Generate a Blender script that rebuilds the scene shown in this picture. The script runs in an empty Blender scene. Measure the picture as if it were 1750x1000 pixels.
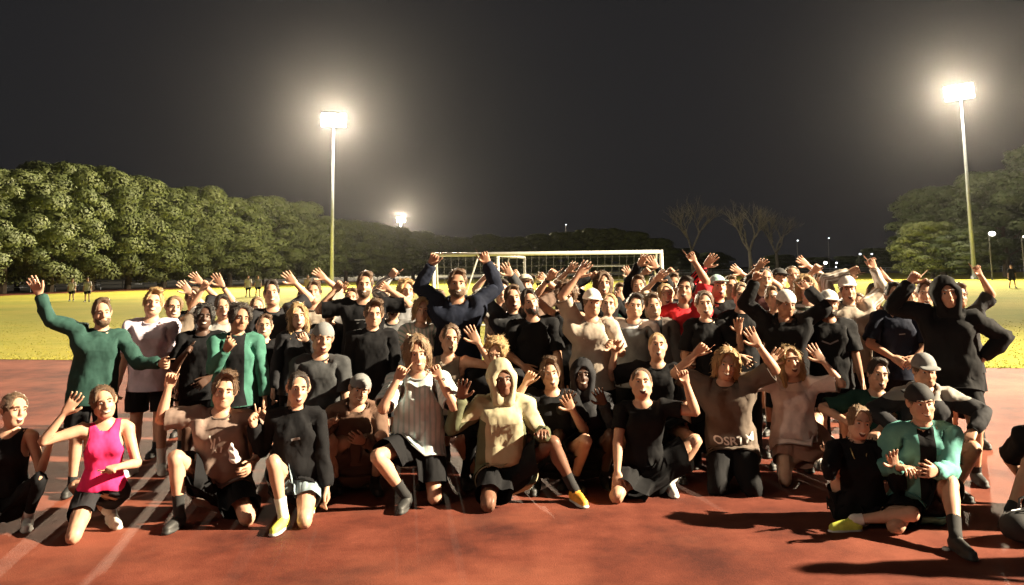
import bpy, math, random
import numpy as np
from mathutils import Vector, Matrix, Quaternion

random.seed(7)
RNG = np.random.default_rng(11)
SC = bpy.context.scene
COL = SC.collection

# ------------------------------------------------------------------ camera
CAM_H = 1.95                      # phone held a little above head height
FOC = 1400.0 / 1750.0             # focal length in picture widths
PITCH = math.atan(160.0 / 1400.0) # tilted up, the picture is the lower part of the frame
ROLL = math.radians(0.8)
SHIFT_Y = -200.0 / 1750.0
cam_data = bpy.data.cameras.new('camera')
cam_data.sensor_width = 36.0
cam_data.lens = 36.0 * FOC
cam_data.shift_y = SHIFT_Y
cam_data.clip_start = 0.1
cam_data.clip_end = 3000.0
camera = bpy.data.objects.new('camera', cam_data)
COL.objects.link(camera)
SC.camera = camera
_F = Vector((0, math.cos(PITCH), math.sin(PITCH)))
_U = Vector((0, -math.sin(PITCH), math.cos(PITCH)))
_R = Vector((1, 0, 0))
_U2 = _U * math.cos(ROLL) + _R * math.sin(ROLL)
_R2 = _R * math.cos(ROLL) - _U * math.sin(ROLL)
camera.matrix_world = Matrix(((_R2.x, _U2.x, -_F.x, 0), (_R2.y, _U2.y, -_F.y, 0), (_R2.z, _U2.z, -_F.z, CAM_H), (0, 0, 0, 1)))


def ray(u, v):
    a = (u - 875.0) / 1400.0
    b = (300.0 - v) / 1400.0
    return _F + _R2 * a + _U2 * b


def at(u, v, d):
    """place in the field: sight line through (u, v), d metres ahead"""
    r = ray(u, v)
    r = r * (d / r.y)
    return np.array((r.x, r.y, r.z + CAM_H))


def ground(u, v, z=0.0):
    r = ray(u, v)
    t = (z - CAM_H) / r.z
    return np.array((r.x * t, r.y * t, z))


# ------------------------------------------------------------------ night sky
world = bpy.data.worlds.new('World')
SC.world = world
world.use_nodes = True
_nt = world.node_tree
_bg = _nt.nodes['Background']
_sky = _nt.nodes.new('ShaderNodeTexSky')
_sky.sky_type = 'NISHITA'
_sky.sun_disc = False
_sky.sun_elevation = math.radians(8)
_sky.sun_rotation = math.radians(100)
_sky.air_density = 1.0
_sky.dust_density = 3.0
_mix = _nt.nodes.new('ShaderNodeMixRGB')
_mix.inputs[0].default_value = 0.985
_mix.inputs[2].default_value = (0.560, 0.545, 0.600, 1)   # city-lit overcast night
_nt.links.new(_sky.outputs[0], _mix.inputs[1])
_nt.links.new(_mix.outputs[0], _bg.inputs[0])
_bg.inputs[1].default_value = 0.026

# ------------------------------------------------------------------ exposure and render settings
SC.view_settings.view_transform = 'Standard'
SC.view_settings.look = 'None'
SC.view_settings.exposure = 0.0
SC.view_settings.gamma = 1.0
SC.view_settings.use_curve_mapping = False
SC.cycles.use_denoising = True
SC.cycles.max_bounces = 6
SC.cycles.diffuse_bounces = 2
SC.cycles.glossy_bounces = 2
SC.cycles.volume_bounces = 0
SC.cycles.sample_clamp_indirect = 6.0
SC.cycles.use_light_tree = True


# ------------------------------------------------------------------ object helpers
def new_mesh(name, verts, faces, mats, smooth=True, mat_index=None, attrs=None):
    """verts (N,3) array, faces (M,3) or (M,4) array or list of faces"""
    me = bpy.data.meshes.new(name)
    verts = np.asarray(verts, dtype=np.float32)
    if isinstance(faces, np.ndarray):
        k = faces.shape[1]
        m = len(faces)
        me.vertices.add(len(verts))
        me.vertices.foreach_set('co', verts.ravel())
        me.loops.add(m * k)
        me.loops.foreach_set('vertex_index', faces.astype(np.int32).ravel())
        me.polygons.add(m)
        me.polygons.foreach_set('loop_start', np.arange(m, dtype=np.int32) * k)
        me.polygons.foreach_set('loop_total', np.full(m, k, dtype=np.int32))
        me.update(calc_edges=True)
    else:
        me.from_pydata([tuple(map(float, v)) for v in verts], [], [tuple(map(int, f)) for f in faces])
        me.update()
    for mt in (mats if isinstance(mats, (list, tuple)) else [mats]):
        me.materials.append(mt)
    if mat_index is not None:
        me.polygons.foreach_set('material_index', np.asarray(mat_index, dtype=np.int32))
    if smooth:
        me.polygons.foreach_set('use_smooth', np.ones(len(me.polygons), dtype=bool))
    if attrs:
        for an, av in attrs.items():
            a = me.attributes.new(an, 'FLOAT_VECTOR', 'POINT')
            a.data.foreach_set('vector', np.asarray(av, dtype=np.float32).ravel())
    return me


def link(name, data, parent=None, loc=None):
    o = bpy.data.objects.new(name, data)
    COL.objects.link(o)
    if loc is not None:
        o.location = loc
    if parent is not None:
        o.parent = parent
    return o


def tag(o, label=None, cat=None, group=None, kind=None):
    if label: o['label'] = label
    if cat: o['category'] = cat
    if group: o['group'] = group
    if kind: o['kind'] = kind
    return o


class MB:
    """collects simple shapes into one mesh"""
    def __init__(self):
        self.v, self.f = [], []

    def add(self, vs, fs):
        n = len(self.v)
        self.v.extend([tuple(map(float, p)) for p in vs])
        self.f.extend([tuple(i + n for i in f) for f in fs])
        return self

    def box(self, x0, x1, y0, y1, z0, z1):
        vs = [(x, y, z) for z in (z0, z1) for y in (y0, y1) for x in (x0, x1)]
        return self.add(vs, [(0, 2, 3, 1), (4, 5, 7, 6), (0, 1, 5, 4), (2, 6, 7, 3), (0, 4, 6, 2), (1, 3, 7, 5)])

    def tube(self, pts, rad, n=8, cap=True):
        pts = [Vector(p) for p in pts]
        rads = rad if isinstance(rad, (list, tuple)) else [rad] * len(pts)
        vs, fs = [], []
        prev = None
        for i, p in enumerate(pts):
            d = (pts[min(i + 1, len(pts) - 1)] - pts[max(i - 1, 0)]).normalized()
            if prev is None:
                a = d.orthogonal().normalized()
            else:
                a = (prev - d * prev.dot(d)).normalized()
            prev = a
            b = d.cross(a)
            for k in range(n):
                t = 2 * math.pi * k / n
                vs.append(p + (a * math.cos(t) + b * math.sin(t)) * rads[i])
        for i in range(len(pts) - 1):
            for k in range(n):
                k2 = (k + 1) % n
                fs.append((i * n + k, i * n + k2, (i + 1) * n + k2, (i + 1) * n + k))
        if cap:
            fs.append(tuple(range(n))[::-1])
            fs.append(tuple((len(pts) - 1) * n + k for k in range(n)))
        return self.add(vs, fs)

    def build(self, name, mat, parent=None, smooth=False, loc=None):
        me = bpy.data.meshes.new(name)
        me.from_pydata(self.v, [], self.f)
        me.update()
        for mt in (mat if isinstance(mat, (list, tuple)) else [mat]):
            me.materials.append(mt)
        if smooth:
            me.polygons.foreach_set('use_smooth', np.ones(len(me.polygons), dtype=bool))
        return link(name, me, parent, loc)


# ------------------------------------------------------------------ materials
def mat_new(name):
    m = bpy.data.materials.new(name)
    m.use_nodes = True
    nt = m.node_tree
    return m, nt, nt.nodes['Principled BSDF']


def noise(nt, scale, detail=4.0, rough=0.55, coord='Object', vec_scale=None, attr=None):
    n = nt.nodes.new('ShaderNodeTexNoise')
    n.inputs['Scale'].default_value = scale
    n.inputs['Detail'].default_value = detail
    n.inputs['Roughness'].default_value = rough
    if attr:
        a = nt.nodes.new('ShaderNodeAttribute'); a.attribute_name = attr
        src = a.outputs['Vector']
    else:
        src = nt.nodes.new('ShaderNodeTexCoord').outputs[coord]
    if vec_scale:
        mp = nt.nodes.new('ShaderNodeMapping')
        mp.inputs['Scale'].default_value = vec_scale
        nt.links.new(src, mp.inputs['Vector'])
        src = mp.outputs['Vector']
    nt.links.new(src, n.inputs['Vector'])
    return n


def ramp(nt, src, stops):
    r = nt.nodes.new('ShaderNodeValToRGB')
    e = r.color_ramp.elements
    while len(e) < len(stops):
        e.new(0.5)
    for i, (p, c) in enumerate(stops):
        e[i].position = p
        e[i].color = (c[0], c[1], c[2], 1) if not isinstance(c, float) else (c, c, c, 1)
    nt.links.new(src, r.inputs[0])
    return r


def bump(nt, bsdf, src, strength=0.3, dist=0.01, prev=None):
    b = nt.nodes.new('ShaderNodeBump')
    b.inputs['Strength'].default_value = strength
    b.inputs['Distance'].default_value = dist
    nt.links.new(src, b.inputs['Height'])
    if prev is not None:
        nt.links.new(prev.outputs[0], b.inputs['Normal'])
    nt.links.new(b.outputs[0], bsdf.inputs['Normal'])
    return b


def plain(name, col, rough=0.6, var=0.15, scale=8.0, metal=0.0, bstr=0.15, bdist=0.004, coord='Object'):
    m, nt, b = mat_new(name)
    n = noise(nt, scale, coord=coord)
    lo = tuple(c * (1 - var) for c in col); hi = tuple(min(1, c * (1 + var)) for c in col)
    r = ramp(nt, n.outputs[0], [(0.3, lo), (0.7, hi)])
    nt.links.new(r.outputs[0], b.inputs['Base Color'])
    b.inputs['Roughness'].default_value = rough
    b.inputs['Metallic'].default_value = metal
    n2 = noise(nt, scale * 8, coord=coord)
    bump(nt, b, n2.outputs[0], bstr, bdist)
    return m
# ================================================================== the setting
def m_track():
    m, nt, b = mat_new('track_rubber')
    big = noise(nt, .35, 5, .6); fine = noise(nt, 90, 3, .7); mid = noise(nt, 1.3, 7, .68)
    r = ramp(nt, mid.outputs[0], [(.34, (.056, .014, .010)), (.5, (.112, .027, .016)), (.66, (.165, .044, .027))])
    r2 = ramp(nt, fine.outputs[0], [(.30, (.55, .5, .5)), (.55, (1, 1, 1)), (.8, (1.25, 1.2, 1.2))])
    mx = nt.nodes.new('ShaderNodeMixRGB'); mx.blend_type = 'MULTIPLY'; mx.inputs[0].default_value = .8
    nt.links.new(r.outputs[0], mx.inputs[1]); nt.links.new(r2.outputs[0], mx.inputs[2])
    # scuffs and worn paler patches
    sc = ramp(nt, big.outputs[0], [(.46, 0.0), (.70, .55)])
    mx2 = nt.nodes.new('ShaderNodeMixRGB'); mx2.inputs[2].default_value = (.35, .115, .068, 1)
    nt.links.new(sc.outputs[0], mx2.inputs[0]); nt.links.new(mx.outputs[0], mx2.inputs[1])
    nt.links.new(mx2.outputs[0], b.inputs['Base Color'])
    b.inputs['Roughness'].default_value = .76; b.inputs['Specular IOR Level'].default_value = .17
    bump(nt, b, fine.outputs[0], .55, .006)
    return m


def m_grass():
    m, nt, b = mat_new('field_grass')
    a = noise(nt, .12, 5, .6); c = noise(nt, 1.7, 6, .7); fine = noise(nt, 26, 3, .8)
    r = ramp(nt, c.outputs[0], [(.30, (.285, .28, .048)), (.5, (.325, .312, .058)), (.72, (.365, .34, .070))])
    r2 = ramp(nt, a.outputs[0], [(.35, (.72, .82, .75)), (.65, (1.1, 1.0, 1.0))])
    r3 = ramp(nt, fine.outputs[0], [(.3, (.8, .83, .8)), (.7, (1.12, 1.1, 1.08))])
    mx = nt.nodes.new('ShaderNodeMixRGB'); mx.blend_type = 'MULTIPLY'; mx.inputs[0].default_value = 1
    nt.links.new(r.outputs[0], mx.inputs[1]); nt.links.new(r2.outputs[0], mx.inputs[2])
    my = nt.nodes.new('ShaderNodeMixRGB'); my.blend_type = 'MULTIPLY'; my.inputs[0].default_value = .8
    nt.links.new(mx.outputs[0], my.inputs[1]); nt.links.new(r3.outputs[0], my.inputs[2])
    nt.links.new(my.outputs[0], b.inputs['Base Color'])
    b.inputs['Roughness'].default_value = .95; b.inputs['Specular IOR Level'].default_value = .05
    bump(nt, b, fine.outputs[0], .7, .03)
    return m


M_TRACK = m_track(); M_GRASS = m_grass()
M_DARKGROUND = plain('dark_ground', (.035, .036, .022), .95, .3, .3)
M_METAL = plain('galvanised_steel', (.34, .37, .42), .45, .12, 3, metal=.4)
M_WHITE = plain('white_paint', (.78, .77, .73), .45, .06, 4)
M_DARKMETAL = plain('dark_metal', (.05, .05, .05), .5, .2, 4)
M_BARK = plain('bark', (.085, .065, .045), .9, .35, 3, bstr=.6, bdist=.05)
M_PALEBARK = plain('pale_bark', (.19, .17, .14), .85, .3, 2, bstr=.5, bdist=.04)
M_NET = plain('net_cord', (.22, .22, .20), .8, .1, 5)


def m_leaf(name, lo, hi):
    m, nt, b = mat_new(name)
    n = noise(nt, .55, 3, .6); n2 = noise(nt, 9, 2, .6)
    r = ramp(nt, n.outputs[0], [(.32, lo), (.68, hi)])
    r2 = ramp(nt, n2.outputs[0], [(.3, (.85, .85, .85)), (.7, (1.12, 1.12, 1.08))])
    mx = nt.nodes.new('ShaderNodeMixRGB'); mx.blend_type = 'MULTIPLY'; mx.inputs[0].default_value = 1
    nt.links.new(r.outputs[0], mx.inputs[1]); nt.links.new(r2.outputs[0], mx.inputs[2])
    nt.links.new(mx.outputs[0], b.inputs['Base Color'])
    b.inputs['Roughness'].default_value = .65
    return m


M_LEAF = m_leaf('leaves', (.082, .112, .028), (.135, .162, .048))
M_LEAF_SHADE = m_leaf('shaded_leaves', (.038, .062, .020), (.066, .092, .032))  # darker copy of the leaf colour, lack of light painted in


def emit(name, col, strength):
    m = bpy.data.materials.new(name); m.use_nodes = True
    nt = m.node_tree
    nt.nodes.clear()
    e = nt.nodes.new('ShaderNodeEmission'); o = nt.nodes.new('ShaderNodeOutputMaterial')
    e.inputs[0].default_value = (*col, 1); e.inputs[1].default_value = strength
    nt.links.new(e.outputs[0], o.inputs[0])
    return m


M_LAMP = emit('lamp_light', (1, .88, .70), 160)
M_LAMP_S = emit('street_light', (1, .93, .82), 14)
M_LAMP_F = emit('far_light', (.9, .95, 1.0), 3.5)

# ---- ground sheets
def sheet(name, pts, z, mat, kind='structure'):
    me = bpy.data.meshes.new(name)
    me.from_pydata([(p[0], p[1], z) for p in pts], [], [tuple(range(len(pts)))])
    me.update(); me.materials.append(mat)
    return tag(link(name, me), kind=kind)


gA, gB = ground(-60, 614), ground(1810, 630)        # near edge of the grass
gd = (gB - gA) / (gB[0] - gA[0])
edgeL, edgeR = gA + gd * (-90 - gA[0]), gA + gd * (110 - gA[0])
sheet('terrain', [(-900, -300), (900, -300), (900, 1500), (-900, 1500)], -.02, M_DARKGROUND)
sheet('running_track', [(-90, -60), (110, -60), (edgeR[0], edgeR[1] + .1), (edgeL[0], edgeL[1] + .1)], 0, M_TRACK)
fl = [ground(-40, 503), ground(300, 497), ground(600, 487), ground(760, 481)]
fr = [ground(1180, 470.5), ground(1790, 468)]
farL = np.array((-62, 66, 0)); 
FIELD_FAR = [(-88, 62), (-54, 74), (-46, 100), (-33, 132), (-20, 172), (20, 190), (70, 180), (115, 150), (110, 120)]
sheet('sports_field', [tuple(edgeL[:2]), tuple(edgeR[:2])] + FIELD_FAR[::-1], .004, M_GRASS)
# far bend of the track beyond the grass
far_in = FIELD_FAR
far_out = [(-92, 71), (-60, 83), (-52, 107), (-38, 138), (-24, 180), (21, 199), (73, 189), (121, 157), (118, 124)]
me = bpy.data.meshes.new('far_track')
n_ = len(far_in)
me.from_pydata([(x, y, .008) for x, y in far_in] + [(x, y, .008) for x, y in far_out], [], [(i, i + 1, n_ + i + 1, n_ + i) for i in range(n_ - 1)])
me.update(); me.materials.append(M_TRACK)
tag(link('far_track', me), kind='structure')

# grass blades where the field is near enough to see its pile
def blades():
    n = 26000
    r = np.random.default_rng(3)
    t = r.random(n)
    ex = edgeL[0] + 66 + (r.random(n)) * 60 ; ex = -24 + r.random(n) * 52
    ey = edgeL[1] + (ex - edgeL[0]) * gd[1] + .02 + 14 * r.random(n) ** 2.2
    h = .014 + .022 * r.random(n)
    a = r.random(n) * 6.28
    w = .012 + .012 * r.random(n)
    lx, ly = (r.random(n) - .5) * .05, (r.random(n) - .5) * .05
    v = np.zeros((n, 3, 3))
    v[:, 0] = np.stack([ex - np.cos(a) * w, ey - np.sin(a) * w, np.full(n, .002)], 1)
    v[:, 1] = np.stack([ex + np.cos(a) * w, ey + np.sin(a) * w, np.full(n, .002)], 1)
    v[:, 2] = np.stack([ex + lx, ey + ly, h], 1)
    me = new_mesh('grass', v.reshape(-1, 3), np.arange(n * 3).reshape(-1, 3), M_GRASS, smooth=False)
    tag(link('grass', me), 'short dry yellow green grass along the edge of the field', 'grass', kind='stuff')


blades()


# ---- floodlight masts
def mast(x, y, top, label, power, aim,  size=2.4, radius=.55, heads=6, head_scale=1.0, mat=None, col=(1, .83, .58), spill=0):
    root = link('floodlight_mast', None, None, (x, y, 0))
    tag(root, label, 'floodlight', 'floodlight masts around the field')
    m = MB(); m.tube([(0, 0, 0), (0, 0, .4)], [.45, .42], 12); m.build('base', M_METAL, root)
    m = MB(); m.tube([(0, 0, .4), (0, 0, top * .5), (0, 0, top)], [.27, .20, .13], 12); m.build('pole', M_METAL, root, True)
    d = Vector((aim[0] - x, aim[1] - y, 0)).normalized(); sdv = Vector((-d.y, d.x, 0))
    wid = 1.55 * head_scale
    m = MB(); m.tube([sdv * -wid + Vector((0, 0, top)), sdv * wid + Vector((0, 0, top))], .07, 8); m.build('crossarm', M_METAL, root)
    for i in range(heads):
        row = i // 3; k = i % 3 - 1
        c = sdv * (k * wid * .72) + Vector((0, 0, top + .25 + row * .92 * head_scale)) + d * .3
        f = (d * 1.0 + Vector((0, 0, -.55))).normalized(); u = sdv.cross(f).normalized() * -1
        hs = .56 * head_scale
        q = MB()
        pts = [c + sdv * a * hs + u * b * hs + f * e for e, s_ in ((.14, 1), (-.12, .55)) for (a, b) in ((-s_, -s_ * .8), (s_, -s_ * .8), (s_, s_ * .8), (-s_, s_ * .8))]
        q.add(pts, [(4, 5, 6, 7), (0, 1, 5, 4), (1, 2, 6, 5), (2, 3, 7, 6), (3, 0, 4, 7)])
        hd = q.build('lamp_head', M_METAL, root)
        q = MB()
        pts = [c + sdv * a * hs * .93 + u * b * hs * .93 + f * .15 for (a, b) in ((-1, -.8), (1, -.8), (1, .8), (-1, .8))]
        ctr = c + f * .22
        q.add(pts + [ctr], [(0, 1, 4), (1, 2, 4), (2, 3, 4), (3, 0, 4)])
        q.build('lens', mat or M_LAMP, hd)
    if power:
        l = bpy.data.lights.new('flood', 'SPOT')
        l.energy = power; l.color = col; l.shadow_soft_size = radius
        l.spot_size = size; l.spot_blend = 1.0
        o = link('flood', l, root, (d.x * .9, d.y * .9, top + .5))
        v = Vector(aim) - Vector((x, y, top + .5))
        o.rotation_euler = v.to_track_quat('-Z', 'Y').to_euler()
    if spill:
        l = bpy.data.lights.new('spill', 'POINT'); l.energy = spill; l.color = col; l.shadow_soft_size = radius
        link('spill', l, root, (d.x * .9, d.y * .9, top + 1.6))
    return root


LM = at(570, 203, 112); RM = at(1641, 155, 98); FM = at(685, 374, 300)
mast(LM[0], LM[1], LM[2] - .9, 'tall floodlight mast glaring above the dark trees left of the goal', 500000, (-4, 50, 0), 2.9, spill=80000)
mast(RM[0], RM[1], RM[2] - .9, 'tall floodlight mast at the right edge beside the spreading tree', 430000, (-4, 50, 0), 2.9, spill=26000)
mast(FM[0], FM[1], FM[2] - .9, 'small far floodlight mast shining just over the end of the tree row', 60000, (30, 120, 0), 2.0, mat=M_LAMP, head_scale=.9, spill=420000)
mast(46, 2.0, 25, 'floodlight mast beside the near straight of the track, right of the group', 790000, (-2, 8, 0), 1.05, .45)
mast(-46, -26, 25, 'floodlight mast on the near side of the track, behind the photographer', 9000, (0, 12, 0), 2.0, .6)


# ---- football goals
def goal(name, label, c, ang, w=7.32, h=2.44, dep=2.0, r=.06, net=True):
    root = link(name, None, None, (c[0], c[1], 0)); root.rotation_euler = (0, 0, ang)
    tag(root, label, 'goal', 'football goals on the field')
    for s in (-1, 1):
        MB().tube([(s * w / 2, 0, 0), (s * w / 2, 0, h + r)], r, 10).build('post', M_WHITE, root, True)
        b = MB(); b.tube([(s * w / 2, 0, h), (s * w / 2, dep * .45, h - .02), (s * w / 2, dep, .05), (s * w / 2, 0, .05)], r * .55, 8); b.build('side_frame', M_WHITE, root)
    MB().tube([(-w / 2, 0, h), (w / 2, 0, h)], r, 10).build('crossbar', M_WHITE, root, True)
    MB().tube([(-w / 2, dep, .05), (w / 2, dep, .05)], r * .55, 8).build('ground_bar', M_WHITE, root)
    if net:
        b = MB(); st = .24
        nx = int(w / st)
        def pt(x, k): # k 0..1 from the crossbar over the top to the ground at the back
            return (x, dep * .45 * min(1, k / .3), h - .02) if k < .3 else (x, dep * (.45 + .55 * (k - .3) / .7), h - .02 - (h - .07) * (k - .3) / .7)
        for i in range(nx + 1):
            x = -w / 2 + w * i / nx
            b.tube([pt(x, 0), pt(x, .3), pt(x, 1)], .0045, 3, False)
        for k in np.linspace(.1, .95, 12):
            b.tube([pt(-w / 2, k), pt(w / 2, k)], .0045, 3, False)
        b.build('net', M_NET, root)
    return root


g0 = at(741, 437, 26.6); g1 = at(1130, 434, 26.6)
goal('football_goal', 'wide white football goal right behind the cheering group', (g0 + g1) / 2, math.atan2(g1[1] - g0[1], g1[0] - g0[0]), w=float(g1[0] - g0[0]), r=.065)
q0 = at(876, 440, 32)
goal('football_goal', 'white football goal seen end on through the mouth of the near goal', q0, math.radians(82), w=7.3, dep=1.5, net=False)
q0 = at(1036, 456, 128)
goal('football_goal', 'distant white football goal at the far end of the field', q0, math.radians(-4), w=5.6, h=2.2, r=.09, net=False)


# ---- low rail fences
def fence(label, pts, step=3.2, h=1.1):
    root = link('rail_fence', None, None, (pts[0][0], pts[0][1], 0))
    tag(root, label, 'fence', 'rail fences around the track')
    o = Vector((pts[0][0], pts[0][1], 0))
    post = None
    for a, b in zip(pts[:-1], pts[1:]):
        A, B = Vector((*a, 0)), Vector((*b, 0))
        n = max(1, int((B - A).length / step))
        for z in (h, h * .55):
            MB().tube([A - o + Vector((0, 0, z)), B - o + Vector((0, 0, z))], .05, 6).build('rail', M_METAL, root)
        for i in range(n):
            p = A.lerp(B, i / n) - o
            if post is None:
                post = MB().tube([(0, 0, 0), (0, 0, h + .06)], .045, 6).build('post', M_METAL, root).data
                root.children[-1].location = p
            else:
                link('post', post, root, p)


fence('pale rail fence running along the foot of the left tree row', [(-100, 74), (-63, 86.5), (-55, 110), (-40.5, 141), (-27, 183)])
fence('pale rail fence closing the far right end of the field', [(24, 203), (76, 192), (125, 160)])


# ---- trees
def leaf_cloud(seed, blobs, n_leaf, ls, flat=.75):
    r = np.random.default_rng(seed)
    V, NN = [], []
    for (c, R) in blobs:
        n = int(n_leaf * (R / 1.2) ** 2)
        d = r.normal(size=(n, 3)); d /= np.linalg.norm(d, axis=1)[:, None]
        d[:, 2] = np.where(d[:, 2] < -.45, -d[:, 2], d[:, 2])
        p = np.array(c) + d * np.array((R, R, R * flat)) * (0.80 + .24 * r.random((n, 1)) ** 1.5)
        nn = d + r.normal(size=(n, 3)) * .42
        nn /= np.linalg.norm(nn, axis=1)[:, None]
        t = np.cross(nn, r.normal(size=(n, 3))); t /= np.linalg.norm(t, axis=1)[:, None]
        b = np.cross(nn, t)
        s = ls * (.6 + .8 * r.random((n, 1)))
        NN.append(np.repeat(d * .8 + nn * .45, 4, axis=0))
        V.append(np.stack([p - t * s, p - b * s * .55, p + t * s, p + b * s * .55], 1))
    V = np.concatenate(V)
    NN = np.concatenate(NN); NN /= np.linalg.norm(NN, axis=1)[:, None]
    return V.reshape(-1, 3), np.arange(len(V) * 4).reshape(-1, 4), NN


def crown_blobs(seed, rad, h0, h1, n, dome=1.0):
    r = np.random.default_rng(seed)
    out = []
    for i in range(n):
        f = (i + .5) / n
        z = h0 + (h1 - h0) * f ** .8
        k = (z - h0) / (h1 - h0)
        rr = rad * math.sqrt(max(.02, 1 - max(0, (k - .25) / .78) ** 2)) * (1 - .35 * max(0, .25 - k) / .25)
        a = i * 2.399 + r.random() * .5
        q = rr * (.60 + .40 * r.random())
        R = (1.0 + .9 * r.random()) * rad / 4.0
        out.append(((math.cos(a) * q, math.sin(a) * q, min(z, h1 - R * .5)), R))
    for i in range(n // 5):
        a = r.random() * 6.28; q = rad * .45 * r.random()
        out.append(((math.cos(a) * q, math.sin(a) * q, h0 + (h1 - h0) * (.35 + .5 * r.random())), rad / 2.8))
    return out


CROWN, TRUNK = [], []
for k in range(5):
    V, F, NN = leaf_cloud(40 + k, crown_blobs(50 + k, 4.7, 1.0, 12.5, 46), 380, .155)
    me = new_mesh('crown', V, F, M_LEAF)
    me.normals_split_custom_set_from_vertices([tuple(q) for q in NN.tolist()])     # leaves catch the light as rounded clumps
    CROWN.append(me)
    r_ = random.Random(k)
    m = MB()
    m.tube([(0, 0, -.1), (.1, .05, 2.5), (.0, .15, 5), (.1, .1, 9)], [.34, .26, .20, .07], 8)
    for i in range(7):
        a = i * 2.4 + r_.random(); z = 2.3 + i * .8; L = 2.6 + r_.random() * 1.4
        m.tube([(0, .1, z), (math.cos(a) * L * .5, math.sin(a) * L * .5, z + L * .35), (math.cos(a) * L, math.sin(a) * L, z + L * .85)], [.12, .08, .03], 6)
    me = bpy.data.meshes.new('trunk'); me.from_pydata(m.v, [], m.f); me.update(); me.materials.append(M_BARK)
    TRUNK.append(me)
SHADED_CROWN = []
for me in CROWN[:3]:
    c = me.copy(); c.materials[0] = M_LEAF_SHADE; SHADED_CROWN.append(c)  # same crowns in the leaf colour painted as unlit


def tree(x, y, h, w, k, label, group, dark=False, name='leafy_tree'):
    root = link(name, None, None, (x, y, 0))
    tag(root, label, 'tree', group)
    root.scale = (w / 9.2, w / 9.2, h / 12.6); root.rotation_euler = (0, 0, (k * 1.9 + x) % 6.28)
    link('trunk', TRUNK[k % 5], root); link('crown', (SHADED_CROWN[k % 3] if dark else CROWN[k % 5]), root)
    return root


ORD = ['first', 'second', 'third', 'fourth', 'fifth', 'sixth', 'seventh', 'eighth', 'ninth', 'tenth', 'eleventh', 'twelfth', 'thirteenth', 'fourteenth', 'fifteenth', 'sixteenth', 'seventeenth', 'eighteenth', 'nineteenth', 'twentieth']
ROW = [(-70, 300, 86), (15, 298, 92), (95, 287, 98), (165, 293, 104), (225, 312, 110), (285, 330, 116), (345, 327, 122), (395, 346, 128), (450, 342, 135), (505, 352, 142),
       (548, 374, 150), (592, 381, 158), (635, 386, 166), (672, 392, 175), (706, 400, 186)]
for i, (u, v, d) in enumerate(ROW):
    p = at(u, v, d)
    tree(p[0], p[1], p[2] + .3, 10.5 + (i * 37 % 10) * .25, i, 'lit leafy tree, %s from the left end of the tall tree row' % ORD[i], 'tall tree row left of the field')
BACK = [(-20, 322, 100), (70, 318, 106), (200, 335, 118), (310, 352, 128), (420, 366, 140), (530, 392, 155)]
for i, (u, v, d) in enumerate(BACK):
    p = at(u, v, d); p = p + np.array((-4.5, 3.5, 0))
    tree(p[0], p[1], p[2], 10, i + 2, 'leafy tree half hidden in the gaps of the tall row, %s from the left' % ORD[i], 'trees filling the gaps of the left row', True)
MIDROW = [(742, 404, 205), (785, 408, 215), (830, 402, 222), (875, 407, 228), (920, 401, 232), (962, 398, 232), (1004, 393, 228), (1044, 392, 224), (1084, 398, 222), (1122, 408, 218)]
for i, (u, v, d) in enumerate(MIDROW):
    p = at(u, v, d)
    tree(p[0], p[1], p[2], 10.5, i + 1, 'distant tree beyond the goals, %s from the left of the low tree line' % ORD[i], 'low tree line beyond the goals', False)
DARKROW = [(1165, 425, 240), (1215, 432, 250), (1330, 436, 255), (1395, 440, 260), (1455, 438, 250), (1500, 425, 235)]
for i, (u, v, d) in enumerate(DARKROW):
    p = at(u, v, d)
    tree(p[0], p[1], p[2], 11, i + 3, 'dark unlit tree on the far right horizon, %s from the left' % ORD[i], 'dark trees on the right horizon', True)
RIGHT = [(1602, 322, 118, 13, 'dark spreading tree left of the right floodlight mast'), (1706, 296, 112, 14, 'dark tree behind the right floodlight mast'),
         (1588, 382, 106, 8.5, 'lower rounded tree in front of the spreading tree by the right mast'), (1790, 248, 116, 15, 'tall dark tree cut by the right edge of the picture'),
         (1655, 392, 102, 7.5, 'small bushy tree at the foot of the right floodlight mast')]
for i, (u, v, d, w, lab) in enumerate(RIGHT):
    p = at(u, v, d)
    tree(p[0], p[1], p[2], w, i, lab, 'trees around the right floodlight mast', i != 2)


def bare_tree(u, vtop, d, seed, label):
    p = at(u, vtop, d); H = p[2]
    root = link('bare_tree', None, None, (p[0], p[1], 0)); tag(root, label, 'tree', 'leafless trees right of the goal')
    r = random.Random(seed)
    m = MB(); m.tube([(0, 0, -.1), (.1, 0, H * .14), (.0, .1, H * .28)], [.42, .34, .28], 9); m.build('trunk', M_PALEBARK, root, True)
    b = MB()
    def grow(p0, dirv, L, rad, lev):
        mid = p0 + dirv * L * .5 + Vector((r.uniform(-.1, .1), r.uniform(-.1, .1), .04)) * L
        end = p0 + dirv * L
        b.tube([p0, mid, end], [rad, rad * .8, rad * .6], 6 if lev < 2 else 3, False)
        if lev >= 5: return
        for _ in range(3 if lev < 4 else 2):
            nd = (dirv + Vector((r.uniform(-.75, .75), r.uniform(-.75, .75), r.uniform(-.1, .55)))).normalized()
            grow(p0.lerp(end, r.uniform(.55, 1)), nd, L * r.uniform(.60, .82), rad * .58, lev + 1)
    for k in range(4):
        a = k * 1.6 + r.random()
        grow(Vector((0, .1, H * .27)), Vector((math.cos(a) * .5, math.sin(a) * .5, 1)).normalized(), H * .24, .17, 1)
    b.build('branches', M_PALEBARK, root)


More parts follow.
